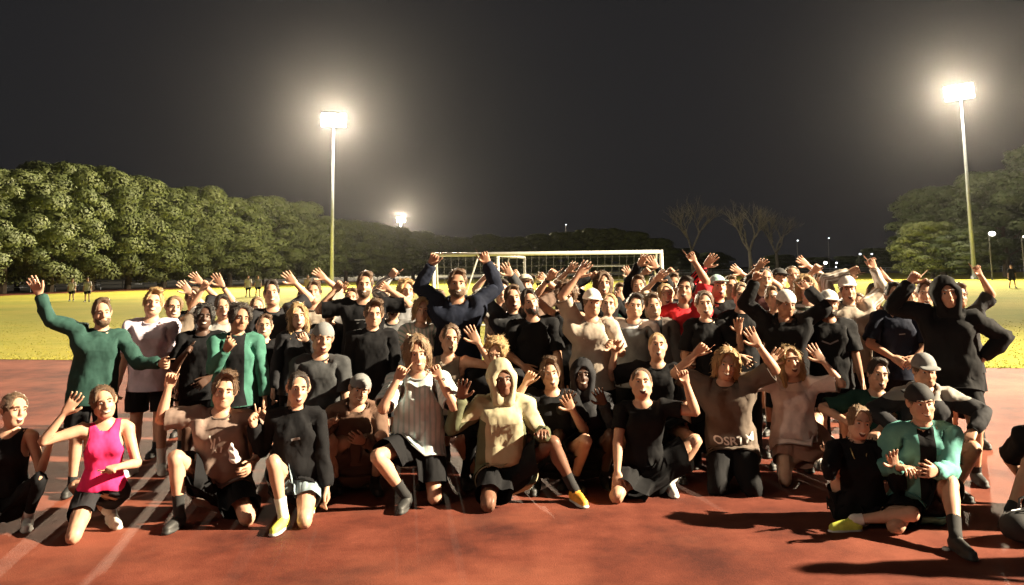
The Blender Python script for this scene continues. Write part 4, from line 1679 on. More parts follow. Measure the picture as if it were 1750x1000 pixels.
# ================================================================== people: colours
def m_skin(name, col):
    m, nt, b = mat_new(name)
    n = noise(nt, 14, 4); n2 = noise(nt, 160, 2)
    r = ramp(nt, n.outputs[0], [(.3, tuple(c * k for c, k in zip(col, (.88, .80, .78)))), (.55, col), (.8, tuple(min(1, c * k) for c, k in zip(col, (1.08, 1.02, 1.0))))])
    nt.links.new(r.outputs[0], b.inputs['Base Color'])
    b.inputs['Roughness'].default_value = .48
    b.inputs['Specular IOR Level'].default_value = .3
    bump(nt, b, n2.outputs[0], .12, .002)
    return m


SKIN = {'fair': m_skin('skin_fair', (.56, .345, .245)), 'light': m_skin('skin_light', (.50, .295, .200)), 'tan': m_skin('skin_tan', (.36, .195, .125)), 'brown': m_skin('skin_brown', (.17, .085, .055)), 'dark': m_skin('skin_dark', (.075, .040, .028))}


def m_hair(name, col):
    m, nt, b = mat_new(name)
    n = noise(nt, 22, 4, .7, 'Object', (3, 3, .6)); n2 = noise(nt, 70, 3, .7, 'Object', (3, 3, .4))
    r = ramp(nt, n.outputs[0], [(.3, tuple(c * .55 for c in col)), (.7, tuple(min(1, c * 1.35) for c in col))])
    nt.links.new(r.outputs[0], b.inputs['Base Color'])
    b.inputs['Roughness'].default_value = .55
    bump(nt, b, n2.outputs[0], .9, .012)
    return m


HAIR = {'blond': m_hair('hair_blond', (.36, .23, .10)), 'brown': m_hair('hair_brown', (.105, .058, .030)), 'dark': m_hair('hair_dark', (.030, .020, .014)), 'sandy': m_hair('hair_sandy', (.20, .125, .065)), 'black': m_hair('hair_black', (.012, .010, .009))}
_cloth = {}


def cloth(col, pat=None, rough=.85):
    """woven cloth: plain, or with stripes / blotches that belong to the garment"""
    key = (col, pat)
    if key in _cloth: return _cloth[key]
    m, nt, b = mat_new('cloth')
    n = noise(nt, 9, 4, .6, attr='rest')
    base = ramp(nt, n.outputs[0], [(.3, tuple(c * .86 for c in col)), (.7, tuple(min(1, c * 1.12) for c in col))]).outputs[0]
    if pat:
        at_ = nt.nodes.new('ShaderNodeAttribute'); at_.attribute_name = 'rest'
        sep = nt.nodes.new('ShaderNodeSeparateXYZ'); nt.links.new(at_.outputs['Vector'], sep.inputs[0])
        def math_(op, a, v=None, c=None):
            q = nt.nodes.new('ShaderNodeMath'); q.operation = op
            for i, x in enumerate((a, v)):
                if x is None: continue
                if isinstance(x, (int, float)): q.inputs[i].default_value = x
                else: nt.links.new(x, q.inputs[i])
            return q.outputs[0]
        kind, c2 = pat[0], pat[1]
        if kind == 'vstripe':
            f = math_('GREATER_THAN', math_('SINE', math_('MULTIPLY', sep.outputs[0], 150.0)), .35)
        elif kind == 'hstripe':
            f = math_('GREATER_THAN', math_('SINE', math_('MULTIPLY', sep.outputs[2], 95.0)), .1)
        elif kind == 'sleeve':      # three lines along the sleeve
            on = math_('GREATER_THAN', math_('ABSOLUTE', sep.outputs[0]), .19)
            li = math_('GREATER_THAN', math_('SINE', math_('MULTIPLY', sep.outputs[1], 260.0)), .1)
            nr = math_('LESS_THAN', math_('ABSOLUTE', math_('ADD', sep.outputs[1], .012)), .036)
            f = math_('MULTIPLY', math_('MULTIPLY', on, li), nr)
        elif kind == 'blotch':
            w = noise(nt, 11, 3, .5, attr='rest')
            f = math_('GREATER_THAN', w.outputs[0], .52)
        elif kind == 'zip':         # dark front between open jacket edges
            fr = math_('LESS_THAN', sep.outputs[1], 0.0)
            f = math_('MULTIPLY', fr, math_('LESS_THAN', math_('ABSOLUTE', sep.outputs[0]), pat[2]))
        elif kind == 'shoulder':    # pale yoke
            f = math_('GREATER_THAN', sep.outputs[2], pat[2])
        elif kind == 'side':  # shade of the cream cloth put into the colour of its sides
            f = math_('MULTIPLY', math_('GREATER_THAN', math_('ABSOLUTE', sep.outputs[0]), .150), math_('LESS_THAN', sep.outputs[2], 1.33))
        mx = nt.nodes.new('ShaderNodeMixRGB'); mx.inputs[2].default_value = (*c2, 1)
        nt.links.new(f, mx.inputs[0]); nt.links.new(base, mx.inputs[1])
        base = mx.outputs[0]
    nt.links.new(base, b.inputs['Base Color'])
    b.inputs['Roughness'].default_value = rough
    b.inputs['Specular IOR Level'].default_value = .18
    fold = noise(nt, 8, 2, .5, attr='rest', vec_scale=(1, 1, .6)); wv = noise(nt, 240, 2, .6, attr='rest')
    b1 = bump(nt, b, fold.outputs[0], .6, .04)
    bump(nt, b, wv.outputs[0], .25, .002, b1)
    _cloth[key] = m
    return m


M_EYE = plain('eye_white', (.50, .47, .44), .25, .02); M_IRIS = plain('iris', (.018, .012, .009), .2)
M_MOUTH = plain('mouth', (.085, .018, .016), .5); M_TEETH = plain('teeth', (.72, .68, .58), .3, .03)
BLACK = (.0055, .0055, .0068); CHAR = (.020, .020, .023); NAVY = (.007, .010, .022); GREEN = (.022, .060, .050); DGREEN = (.012, .045, .034); TEAL = (.11, .31, .28)
BROWN = (.17, .115, .090); TAN = (.36, .305, .25); WHITE = (.66, .63, .60); LAV = (.66, .60, .70); GREY = (.22, .22, .225); PINK = (.80, .035, .16); RED = (.62, .030, .040)
CREAM = (.52, .47, .31); OLIVE = (.10, .105, .060); PEACH = (.60, .47, .44); TAUPE = (.17, .135, .105); MAROON = (.060, .020, .020)
M_SOLE = plain('shoe_sole', (.60, .58, .54), .6); M_SOLE_D = plain('dark_sole', (.03, .03, .03), .6)
SHOE = {k: plain('shoe_' + k, c, .6, .15, 30) for k, c in dict(black=(.02, .02, .02), white=(.62, .61, .58), yellow=(.62, .66, .10), orange=(.75, .33, .04), grey=(.2, .2, .2), blue=(.03, .07, .2)).items()}
SOCK = {k: plain('sock_' + k, c, .9, .06, 40) for k, c in dict(white=(.70, .68, .64), black=(.015, .015, .016), grey=(.25, .25, .25)).items()}
HATM = {k: plain('hat_' + k, c, .8, .1, 30, bstr=.3) for k, c in dict(black=(.014, .014, .015), white=(.66, .64, .60), grey=(.17, .17, .17), navy=(.012, .016, .03), cream=(.5, .46, .38), teal=(.35, .52, .50)).items()}


# ---- small worn things
def ring(side, u, r, w, mat, name='watch'):
    def fn(put, p, J):
        t = side; s = -1 if side == 'L' else 1
        d = mir(AD, s); a = np.array((0, 1.0, 0)); b = np.cross(d, a)
        c = J['uarm' + t] + d * (L_UP + L_FO + u)
        vs, fs = [], []
        for k, (rr, o) in enumerate(((r, -w), (r + .004, -w), (r + .004, w), (r, w))):
            for i in range(12):
                q = i * math.pi / 6
                vs.append(c + d * o + (a * math.cos(q) + b * math.sin(q) * .8) * rr)
        for k in range(4):
            for i in range(12):
                i2 = (i + 1) % 12; k2 = (k + 1) % 4
                A, B, C2, D2 = k * 12 + i, k * 12 + i2, k2 * 12 + i2, k2 * 12 + i
                fs += [(A, B, C2), (A, C2, D2)]
        f0 = len(vs)
        for (e, g2) in ((-.016, -.019), (.016, -.019), (.016, .019), (-.016, .019)):        # dial on the back of the wrist
            vs.append(c - mir(AN, s) * (r * .8 + .010) + d * e + a * g2)
        fs += [(f0, f0 + 1, f0 + 2), (f0, f0 + 2, f0 + 3)]
        v = np.array(vs); f = np.array(fs)
        template('tmp', v, f, p.get('fem', False))
        put(name, 'tmp', mat)
    return fn


def on_chest(key, x, z, off=.010):
    v = TEMPL[key][0]
    front = v[v[:, 1] < 0]
    d = (front[:, 0] - x) ** 2 + (front[:, 2] - z) ** 2
    k = np.argsort(d)[:5]
    w = 1 / (d[k] + 1e-5)
    return float((front[k, 1] * w).sum() / w.sum()) - off


def strokes(lines, mat, name='print', w=.006):
    """a flat print on the chest: polylines in (x, height)"""
    def fn(put, p, J):
        key = (p['top'], p.get('fem', False)); vs, fs = [], []
        for ln in lines:
            pts = []
            for (a, b) in zip(ln[:-1], ln[1:]):
                for q in np.linspace(0, 1, 5)[:-1]: pts.append((a[0] + (b[0] - a[0]) * q, a[1] + (b[1] - a[1]) * q))
            pts.append(ln[-1])
            n0 = len(vs)
            for i, (x, z) in enumerate(pts):
                x2, z2 = pts[min(i + 1, len(pts) - 1)]; x1, z1 = pts[max(i - 1, 0)]
                L = math.hypot(x2 - x1, z2 - z1) or 1
                nx, nz = -(z2 - z1) / L * w, (x2 - x1) / L * w
                for sg in (-1, 1):
                    X, Z = x + nx * sg, z + nz * sg
                    vs.append((X, on_chest(key, X, Z), Z))
            for i in range(len(pts) - 1):
                a = n0 + i * 2
                fs += [(a, a + 1, a + 3), (a, a + 3, a + 2)]
        template('tmp', np.array(vs), np.array(fs), p.get('fem', False))
        put(name, 'tmp', mat)
    return fn


def lettering(text, x0, z0, size, mat, arc_=0.0):
    def fn(put, p, J):
        key = (p['top'], p.get('fem', False))
        cu = bpy.data.curves.new('lettering', 'FONT'); cu.body = text; cu.size = size; cu.align_x = 'CENTER'; cu.offset = size * .022
        cu.resolution_u = 3
        o = bpy.data.objects.new('lettering', cu); COL.objects.link(o)
        ev = o.evaluated_get(bpy.context.evaluated_depsgraph_get()); me = ev.to_mesh()
        v = np.array([q.co[:] for q in me.vertices]); me.calc_loop_triangles(); f = np.array([t.vertices[:] for t in me.loop_triangles])
        ev.to_mesh_clear(); bpy.data.objects.remove(o); bpy.data.curves.remove(cu)
        w = np.zeros_like(v)
        w[:, 0] = x0 + v[:, 0]; w[:, 2] = z0 + v[:, 1] + arc_ * (v[:, 0] / .1) ** 2
        w[:, 1] = [on_chest(key, a, b, .013) for a, b in zip(w[:, 0], w[:, 2])]
        template('tmp', w, f, p.get('fem', False))
        put('lettering', 'tmp', mat)
    return fn


def chain_necklace(mat):
    def fn(put, p, J):
        key = (p['top'], p.get('fem', False)); b = MB(); pts = []
        for q in np.linspace(-1, 1, 15):
            x = .062 * q; z = 1.335 + .125 * q * q
            pts.append((x, on_chest(('body', p.get('fem', False)), x, z, .014), z))
        b.tube(pts, .0045, 5)
        f = []
        for q in b.f:
            for i in range(1, len(q) - 1): f.append((q[0], q[i], q[i + 1]))
        template('tmp', np.array(b.v), np.array(f), p.get('fem', False))
        put('necklace', 'tmp', mat)
    return fn


M_WATCH = plain('watch_strap', (.02, .02, .02), .4); M_WATCHW = plain('pale_watch', (.6, .58, .52), .35); M_GOLD = plain('gold_chain', (.65, .48, .20), .3, metal=.6)
M_PRINT = plain('white_print', (.70, .67, .62), .7, .1, 60); M_PRINTG = plain('grey_print', (.20, .20, .21), .7, .1, 60)


def A(u, v, hand='open', dy=-.05, palm=(0, -1, 0), **k):
    return dict(px=(u, v), hand=hand, dy=dy, palm=palm, **k)


PEOPLE = []
NEAR = dict(F1=6.65, F2=6.55, F3=6.8, F4=6.8, F5=7.5, F6=7.2, F7=7.2, F8=7.6, F9=7.75, F10=7.35, F11=7.95, F12=7.55, F13=7.75, F14=7.5, F15=6.5, F16=6.35, F17=7.2, F18=6.6, M18=7.75, M17=7.8)


def who(pid, u, v, d, label, top='tee', tc=BLACK, bottom='shorts', bc=BLACK, hair='crop', hc='brown', skin='light', **k):
    d = NEAR.get(pid, d + (.4 if pid[0] in 'MX' else 0))
    p = dict(id=pid, px=(u, v), d=d, label=label, top=top, topmat=cloth(tc, k.pop('pat', None)), bandmat=cloth(tuple(c * .55 for c in tc)), bottom=bottom, botmat=cloth(bc), hair=hair, hairmat=HAIR[hc],
             browmat=HAIR[hc if hc != 'blond' else 'sandy'], skin=SKIN[skin], seed=1.0 + .37 * len(PEOPLE))
    p['hatmat'] = HATM[k.pop('hm', 'black')]; p['sockmat'] = SOCK[k.pop('sk', 'black')]
    sh = k.pop('shoe', 'black'); p['shoemat'] = [SHOE[sh], M_SOLE if sh != 'black' else M_SOLE_D]
    x = at(u, v, d)[0]
    i = len(PEOPLE)
    p['yaw'] = -math.atan2(x, d) * .7 + math.radians(k.pop('turn', ((i * 53) % 17 - 8) * 1.1))
    p['hyaw'] = -math.atan2(x, d) + (.22 if x > 2.2 else .06)
    p['head'] = k.pop('head', (((i * 31) % 13 - 6) * 1.5, ((i * 17) % 7 - 4) * 2.0, ((i * 23) % 11 - 5) * 1.8))
    p['mouth'] = ('smile', 'laugh', 'laugh', 'smile', 'calm')[(i * 7) % 5]
    p.update(k)
    PEOPLE.append(p)


CHEST_A = [[(-.06, 1.36), (-.04, 1.30), (-.055, 1.24)], [(-.02, 1.34), (-.03, 1.26), (-.01, 1.22)], [(.01, 1.35), (.03, 1.28), (.02, 1.22)]]
LOGO = [[(.05, 1.345), (.09, 1.352)]]
# ---- front row, kneeling and sitting
who('F1', 27, 704, 6.1, 'woman in a black tank top at the left edge reaching towards the woman in pink', 'tank', BLACK, 'tights', BLACK, 'bun', 'brown', 'light', fem=True, pose='kneel',
    legL=('down', .1), legR=('px', 42, 905, 40, 812), armL='down', armR=A(92, 742, 'relaxed', -.1, (0, 0, -1), hint=(0, 0, -1)), mouth='laugh', shoe='white', sk='white', head=(25, 0, 8))
who('F2', 178, 690, 6.1, 'woman in a bright pink tank top kneeling and waving, low at the left', 'tank', PINK, 'short_shorts', CHAR, 'bun', 'brown', 'light', fem=True, pose='kneel', s=.97,
    legL=('down', .25), legR=('px', 190, 900, 178, 812), armL=A(121, 692, 'open', -.12), armR=A(192, 800, 'fist', -.35, (0, 1, -1)), mouth='smile', shoe='white', sk='white', head=(8, 0, -10), turn=8)
who('F3', 383, 672, 6.5, 'kneeling man in a light brown tee clasping the hand of the man in green', 'tee', (.215, .155, .130), 'shorts', BLACK, 'quiff', 'brown', 'light', pose='kneel', s=1.03,
    legL=('px', 302, 905, 300, 785), legR=('down', .45), armL=A(292, 645, 'fist', -.05, (.3, -1, 0), hint=(-.4, 0, -1)), armR=A(425, 800, 'relaxed', -.15, (-1, 0, 0)), crew=True, extra=[strokes(CHEST_A, M_PRINT), strokes([[(.10, 1.36), (.135, 1.365)]], M_PRINT)], head=(-3, 2, 8), lean=8)
who('F4', 510, 668, 6.55, 'kneeling woman in a loose black long tee with one yellow shoe forward', 'long', BLACK, 'short_shorts', (.20, .26, .29), 'bun', 'dark', 'light', fem=True, pose='kneel', s=1.0,
    legL=('px', 482, 908, 468, 788), legR=('down', .05), armL=A(431, 715, 'thumb', -.12, (1, -.4, 0)), armR='down', shoe='yellow', sk='white', crew=True, extra=[strokes([[(-.02, 1.29), (.05, 1.305)]], M_PRINTG, w=.01)], head=(4, 0, 5))
who('F5', 615, 668, 7.0, 'man in a brown hoodie and pale capped hat squatting, a watch on his wrist', 'hoodie', (.135, .080, .056), 'shorts', (.09, .055, .042), 'crop', 'brown', 'light', pose='squat',
    hat='cap_back', hm='grey', armL=A(563, 720, 'fist', -.25, (1, -1, 0)), armR=A(612, 752, 'relaxed', -.32, (0, 1, 0)), extra=[ring('R', -.015, .030, .012, M_WATCHW)], head=(4, 8, 12), lean=14)
who('F6', 714, 609, 6.9, 'shaggy haired man in a pale blue grey striped tee, both fists raised, kneeling', 'tee', (.50, .54, .54), 'shorts', BLACK, 'bob', 'sandy', 'light', pose='kneel', s=1.05, pat=('vstripe', (.34, .44, .44)),
    legL=('px', 694, 872, 668, 780), legR=('down', .2), armL=A(686, 634, 'fist', -.18, hint=(-.5, 0, -1)), armR=A(745, 632, 'fist', -.18, hint=(.5, 0, -1)), sk='black', crew=True, extra=[ring('R', -.02, .030, .012, M_WATCH)], mouth='smile', head=(2, 4, -4))
who('F7', 859, 652, 6.45, 'man with a cream hood pulled up, shade coloured olive on its sides, crouching with one knee raised', 'hoodie', (.42, .38, .25), 'shorts', BLACK, None, 'black', 'brown', pose='kneel', s=1.04, hat='hood', pat=('side', OLIVE),
    legL=('down', .15), legR=('px', 985, 862, 930, 735), armL=A(790, 668, 'open', -.15), armR=A(928, 738, 'relaxed', -.3, (0, 0, -1)), shoe='orange', sk='black', crew=True, mouth='calm', head=(10, 4, -6))
who('F8', 941, 642, 6.95, 'man in a black tee gesturing with one hand beside the hooded crouching man', 'tee', BLACK, 'shorts', BLACK, 'quiff', 'brown', 'light', pose='squat',
    armL=A(906, 643, 'grip', -.2), armR=A(972, 690, 'open', -.25), mouth='laugh', head=(4, -4, -6), sk='black')
who('F9', 996, 645, 7.15, 'person in a dark grey hood showing both open palms in the front row', 'hoodie', CHAR, 'shorts', BLACK, None, 'black', 'dark', pose='squat', hat='hood',
    armL=A(968, 683, 'open', -.3), armR=A(1027, 680, 'open', -.3), mouth='smile', head=(0, -6, 0), turn=0)
who('F10', 1097, 657, 6.65, 'laughing man in a tight black tee kneeling with a raised fist beside his face', 'fit', BLACK, 'shorts', BLACK, 'buzz', 'brown', 'light', pose='kneel',
    legR=('px', 1145, 845, 1150, 762), legL=('down', .3), armL='knee', armR=A(1168, 640, 'fist', -.12, hint=(.7, 0, -1)), mouth='laugh', sk='white', shoe='white', head=(0, -10, 0))
who('F11', 1124, 595, 7.45, 'man in a plain black tee shouting just above the laughing kneeling man', 'tee', BLACK, 'shorts', BLACK, 'buzz', 'blond', 'light', pose='squat', armL=A(1052, 590, 'relaxed', -.05), armR='down', mouth='laugh', head=(4, -12, 3))
who('F12', 1242, 625, 6.95, 'blond man in a brown tee with white lettering, kneeling with both arms thrown up', 'tee', (.125, .098, .080), 'pants', BLACK, 'bob', 'blond', 'light', pose='knees', s=1.04,
    armL=A(1199, 595, 'grip', -.02, hint=(-1, 0, -.3)), armR=A(1288, 578, 'open', -.12), mouth='smile', extra=[lettering('OSRTM', .02, .985, .105, M_PRINT, .008), ring('R', -.02, .030, .010, M_WATCHW)], head=(0, 4, 10), side=-4)
who('F13', 1352, 620, 7.35, 'blond woman in a pale pink tee with black arm sleeves, both hands up', 'tee', PEACH, 'short_shorts', (.30, .15, .11), 'long', 'blond', 'fair', fem=True, pose='kneel', s=1.0, legL=('down', .1), legR=('px', 1398, 800, 1402, 722),
    armL=A(1321, 612, 'open', -.1, hint=(-.6, 0, -1)), armR=A(1397, 606, 'open', -.1, hint=(.7, 0, -1)), mouth='laugh', sk='white', shoe='white', pat=('shoulder', (.72, .62, .58), 1.40), head=(3, -4, -6))
who('F14', 1502, 643, 7.15, 'man in a dark green tee smiling between the woman in black and the capped man', 'tee', DGREEN, 'shorts', BLACK, 'crop', 'dark', 'light', pose='squat', armL='knee', armR=A(1495, 742, 'relaxed', -.4, (0, 0, -1)), extra=[strokes(LOGO, M_PRINT)], head=(6, 0, 8))
who('F15', 1470, 725, 6.25, 'woman in a black zip top with a gold chain sitting cross legged on the track', 'long', BLACK, 'short_shorts', BLACK, 'bun', 'sandy', 'fair', fem=True, pose='sit', s=.96,
    legL=('px', 1480, 893, 1392, 805, .1), legR=('cross',), armL='knee', armR=A(1526, 785, 'open', -.25, hint=(.5, 0, -1)), mouth='laugh', shoe='yellow', sk='white', extra=[chain_necklace(M_GOLD), ring('R', -.03, .034, .010, M_WATCHW)], head=(4, 2, 10))
who('F16', 1576, 692, 6.2, 'man in a teal jacket and dark cap kneeling at the lower right', 'long', TEAL, 'shorts', BLACK, 'crop', 'brown', 'light', pose='kneel', s=1.03, hat='cap_back', hm='black', pat=('zip', BLACK, .055),
    legL=('down', .5), legR=('px', 1640, 948, 1642, 800), armL=A(1548, 800, 'relaxed', -.25, (0, 0, -1)), armR=A(1590, 806, 'relaxed', -.38, (0, 1, 0)), crew=True, mouth='smile', head=(6, 4, -4), lean=10)
who('F17', 1582, 638, 6.95, 'man in a charcoal hoodie and pale brimmed cap behind the man in teal', 'hoodie', CHAR, 'shorts', BLACK, 'crop', 'brown', 'light', pose='squat', hat='cap', hm='grey', pat=('shoulder', (.25, .24, .22), 1.42), armL='knee', armR='knee', mouth='calm', head=(8, 10, 0))
who('F18', 1800, 700, 6.2, 'person half out of the picture at the lower right, bare knees raised', 'tee', BLACK, 'shorts', BLACK, 'crop', 'dark', 'light', pose='squat', s=1.05, legL=('px', 1728, 900, 1735, 770), armL='back', armR='back')
# ---- standing row nearest the camera
who('M1', 175, 537, 7.2, 'man in a green sweater flinging one arm out wide at the left end', 'long', GREEN, 'shorts', BLACK, 'crop', 'brown', 'light', armL=A(62, 492, 'open', -.1, hint=(0, 0, -1)), armR=A(284, 622, 'grip', -.15, (0, -1, 0), hint=(0, 0, -1)), mouth='calm', girth=.02, side=6, head=(6, 0, -4), turn=6, beard=True)
who('M2', 262, 520, 7.9, 'tall blond man in a lavender white tee behind the man in green', 'tee', LAV, 'shorts', BLACK, 'quiff', 'blond', 'fair', armL='down', armR='down', sk='white', crew=True, shoe='white', mouth='smile')
who('M3', 298, 527, 8.7, 'woman in a taupe tee peeping out behind the tall blond man', 'tee', TAUPE, 'shorts', BLACK, 'bun', 'sandy', 'fair', fem=True, armR=A(318, 492, 'open', 0))
who('M4', 349, 544, 7.75, 'man with short twisted hair in a black tee giving a thumbs up', 'tee', BLACK, 'shorts', BLACK, 'curly', 'black', 'dark', armL=A(321, 598, 'thumb', -.2, (1, 0, 0)), armR='front', mouth='smile', head=(0, -4, 6))
who('M5', 411, 546, 7.25, 'man in an open green jacket with one arm across his neighbour', 'long', (.050, .155, .118), 'shorts', BLACK, 'curly', 'dark', 'tan', pat=('zip', BLACK, .085), armL=A(392, 590, 'grip', -.28, (0, 1, 0)), armR='down', mouth='calm', head=(14, 4, 10))
who('M6', 381, 528, 8.8, 'person in a grey tee with a watch on one raised arm', 'tee', (.28, .27, .26), 'shorts', BLACK, 'crop', 'dark', 'light', armL=A(352, 485, 'fist', 0), armR=A(375, 480, 'open', 0), extra=[ring('R', -.02, .030, .012, M_WATCH)])
who('M7', 465, 505, 9.0, 'dark haired man in a charcoal tee raising one open hand beside his head', 'tee', CHAR, 'shorts', BLACK, 'crop', 'dark', 'light', armR=A(497, 476, 'open', 0), armL='down')
who('M8', 510, 543, 8.0, 'woman with long fair hair in a black jacket, hand held before her chin', 'long', CHAR, 'tights', BLACK, 'long', 'blond', 'fair', fem=True, armR=A(518, 574, 'grip', -.28), armL='down', mouth='laugh')
who('M9', 536, 503, 9.9, 'short haired person in a tan top at the back, left of the flexing man', 'tee', TAN, 'shorts', BLACK, 'crop', 'brown', 'light', armR=A(548, 470, 'open', 0))
who('M10', 563, 533, 9.0, 'woman in a black tee with fair tied up hair behind the capped man', 'tee', BLACK, 'tights', BLACK, 'bun', 'blond', 'fair', fem=True)
who('M11', 552, 582, 7.3, 'stooping man in a charcoal tee and a grey capped hat', 'tee', (.045, .047, .050), 'shorts', BLACK, 'crop', 'brown', 'light', hat='cap_back', hm='grey', pose='squat', s=1.0, armL='down', armR='down', head=(6, 4, 8))
who('M12', 623, 490, 8.8, 'man in a printed black tee flexing both arms up at the back', 'tee', BLACK, 'shorts', BLACK, 'crop', 'brown', 'light', armL=A(580, 487, 'fist', 0, hint=(-1, 0, -.5)), armR=A(655, 488, 'fist', 0, hint=(1, 0, -.5)), extra=[strokes([[(-.08, 1.33), (.08, 1.33)], [(-.06, 1.30), (.06, 1.30)]], M_PRINTG)], beard=True)
who('M13', 639, 540, 7.6, 'man with swept fair hair in a loose black long tee', 'long', BLACK, 'shorts', BLACK, 'quiff', 'brown', 'light', armL='down', armR='down', mouth='calm', extra=[strokes([[(-.16, 1.00), (-.10, .93)]], M_PRINT, w=.008)])
who('M14', 695, 500, 9.4, 'person raising one arm in a sleeve with white lines, behind the curly haired woman', 'long', GREY, 'shorts', BLACK, 'curly', 'blond', 'fair', pat=('sleeve', WHITE), armL=A(674, 465, 'fist', 0), fem=True)
who('M15', 722, 533, 8.2, 'woman with a mass of fair curls in a white and green striped tee', 'tee', WHITE, 'shorts', BLACK, 'bob', 'blond', 'fair', fem=True, pat=('vstripe', (.30, .42, .36)), armL=A(700, 578, 'relaxed', -.2))
who('M16', 782, 487, 8.15, 'tall man in a navy hoodie holding both arms straight up in front of the goal', 'hoodie', NAVY, 'shorts', BLACK, 'crop', 'brown', 'tan', armL=A(742, 441, 'grip', .05), armR=A(828, 438, 'grip', .05), mouth='smile', head=(0, 0, 0), turn=0, beard=True)
who('M17', 770, 583, 7.3, 'woman in a taupe tank top laughing below the man in navy', 'tank', TAUPE, 'tights', BLACK, 'bun', 'brown', 'light', fem=True, pose='squat', s=1.0, armR=A(810, 574, 'open', -.15), armL='down', mouth='laugh', head=(4, 0, 8))
who('M18', 846, 607, 7.15, 'person with tousled bleached hair and a black top just behind the cream hood', 'tee', BLACK, 'shorts', BLACK, 'curly', 'blond', 'light', pose='squat', armL=A(800, 700, 'relaxed', -.2), head=(-10, 14, 6))
who('M19', 877, 512, 8.6, 'man in a grey collared jacket with both forearms raised, right of the man in navy', 'long', (.035, .036, .04), 'shorts', BLACK, 'crop', 'brown', 'light', armL=A(846, 465, 'fist', 0), armR=A(868, 462, 'open', 0))
who('M20', 898, 492, 9.3, 'shouting man in a pale cap at the back, left of the raised fist', 'tee', BROWN, 'shorts', BLACK, 'buzz', 'blond', 'light', hat='cap', hm='cream', mouth='laugh', head=(0, -14, 0), armR=A(925, 472, 'fist', 0))
who('M21', 907, 520, 7.9, 'man in a black tee and maroon shorts at the middle of the standing group', 'tee', BLACK, 'shorts', MAROON, 'crop', 'dark', 'light', armL='front', armR='down', mouth='laugh', head=(8, -6, -14), beard=True)
who('M22', 967, 508, 7.95, 'woman in a black tank top punching one fist up, watch on the wrist', 'tank', BLACK, 'tights', BLACK, 'curly', 'brown', 'light', fem=True, armL=A(945, 466, 'fist', .05), armR='down', extra=[ring('L', -.03, .028, .012, M_WATCH)], mouth='smile')
who('M23', 1013, 520, 7.65, 'man in a tan tee and white cap stretching one open hand up', 'tee', TAN, 'shorts', BLACK, 'crop', 'brown', 'light', hat='cap', hm='white', armL=A(995, 462, 'open', -.05, hint=(-1, 0, -.3)), armR=A(1040, 588, 'relaxed', -.25), extra=[strokes([[(-.09, 1.34), (-.05, 1.31)]], M_PRINT, w=.012)], head=(10, 4, 4), mouth='calm')
who('M24', 1031, 487, 9.8, 'person with loose dark hair raising both dark sleeves behind the white cap', 'long', BLACK, 'tights', BLACK, 'long', 'brown', 'light', fem=True, armL=A(1016, 470, 'fist', 0, hint=(-1, 0, 0)), armR=A(1058, 505, 'relaxed', .0))
who('M25', 1040, 523, 8.9, 'fair woman looking over the shoulder of the man in tan', 'tee', TAUPE, 'tights', BLACK, 'bun', 'blond', 'fair', fem=True)
who('M26', 1085, 525, 8.0, 'man in a grey tee with white shoulders, right of the tan tee', 'tee', (.14, .15, .16), 'shorts', BLACK, 'crop', 'dark', 'light', pat=('shoulder', (.62, .62, .64), 1.43), armL='down', armR='down', mouth='calm')
who('M27', 1117, 525, 8.5, 'man in a black and grey jacket behind the shouting kneeling pair', 'long', (.14, .12, .11), 'shorts', BLACK, 'crop', 'brown', 'light', pat=('zip', BLACK, .085))
who('M28', 1092, 492, 10.0, 'person holding both black sleeves high below the right end of the crossbar', 'long', BLACK, 'shorts', BLACK, 'crop', 'brown', 'light', armL=A(1097, 446, 'open', 0), armR=A(1117, 450, 'open', 0))
who('M29', 1138, 505, 9.3, 'fair woman in a beige top left of the red tee', 'tee', (.40, .33, .25), 'tights', BLACK, 'bun', 'blond', 'fair', fem=True, armL=A(1128, 472, 'open', 0))
who('M30', 1170, 497, 8.6, 'man in a red tee', 'tee', RED, 'shorts', BLACK, 'crop', 'dark', 'tan', armR=A(1181, 437, 'fist', -.03), armL='down', mouth='laugh', head=(-8, -10, 6))
who('M31', 1205, 522, 7.85, 'woman in a black tee with bare forearms right of the red tee', 'tee', BLACK, 'tights', BLACK, 'ponytail', 'brown', 'fair', fem=True, armR=A(1262, 556, 'open', -.25), armL='down', mouth='laugh')
who('M32', 1228, 492, 9.0, 'man in a pale teal cap with one red sleeve raised', 'long', BLACK, 'shorts', BLACK, 'crop', 'brown', 'light', hat='cap', hm='teal', pat=('sleeve', RED), armL=A(1212, 447, 'open', 0), armR='down', mouth='laugh')
who('M33', 1267, 507, 8.3, 'fair woman in a black tee with her hand raised to her chest', 'tee', BLACK, 'tights', BLACK, 'bun', 'sandy', 'fair', fem=True, armL='front', mouth='smile')
who('M34', 1283, 492, 10.2, 'person in a dark top far back behind the raised black sleeve', 'tee', CHAR, 'shorts', BLACK, 'crop', 'dark', 'light', armR=A(1297, 464, 'open', 0))
who('M35', 1345, 522, 7.7, 'man in a black hoodie and white cap with both sleeves up', 'hoodie', BLACK, 'shorts', BLACK, 'crop', 'brown', 'tan', hat='cap_back', hm='white', armL=A(1294, 470, 'fist', .0, hint=(-1, 0, -.4)), armR=A(1372, 486, 'fist', .1, hint=(1, 0, -.4)), mouth='calm', head=(10, 10, 6))
who('M36', 1308, 480, 10.0, 'shouting person far back just right of the raised black sleeve', 'tee', MAROON, 'shorts', BLACK, 'buzz', 'dark', 'light', mouth='laugh', armL=A(1300, 452, 'open', 0))
who('M37', 1333, 478, 10.6, 'person in a dark cap far back in the middle of the right half', 'tee', BLACK, 'shorts', BLACK, 'crop', 'dark', 'light', hat='cap', hm='black')
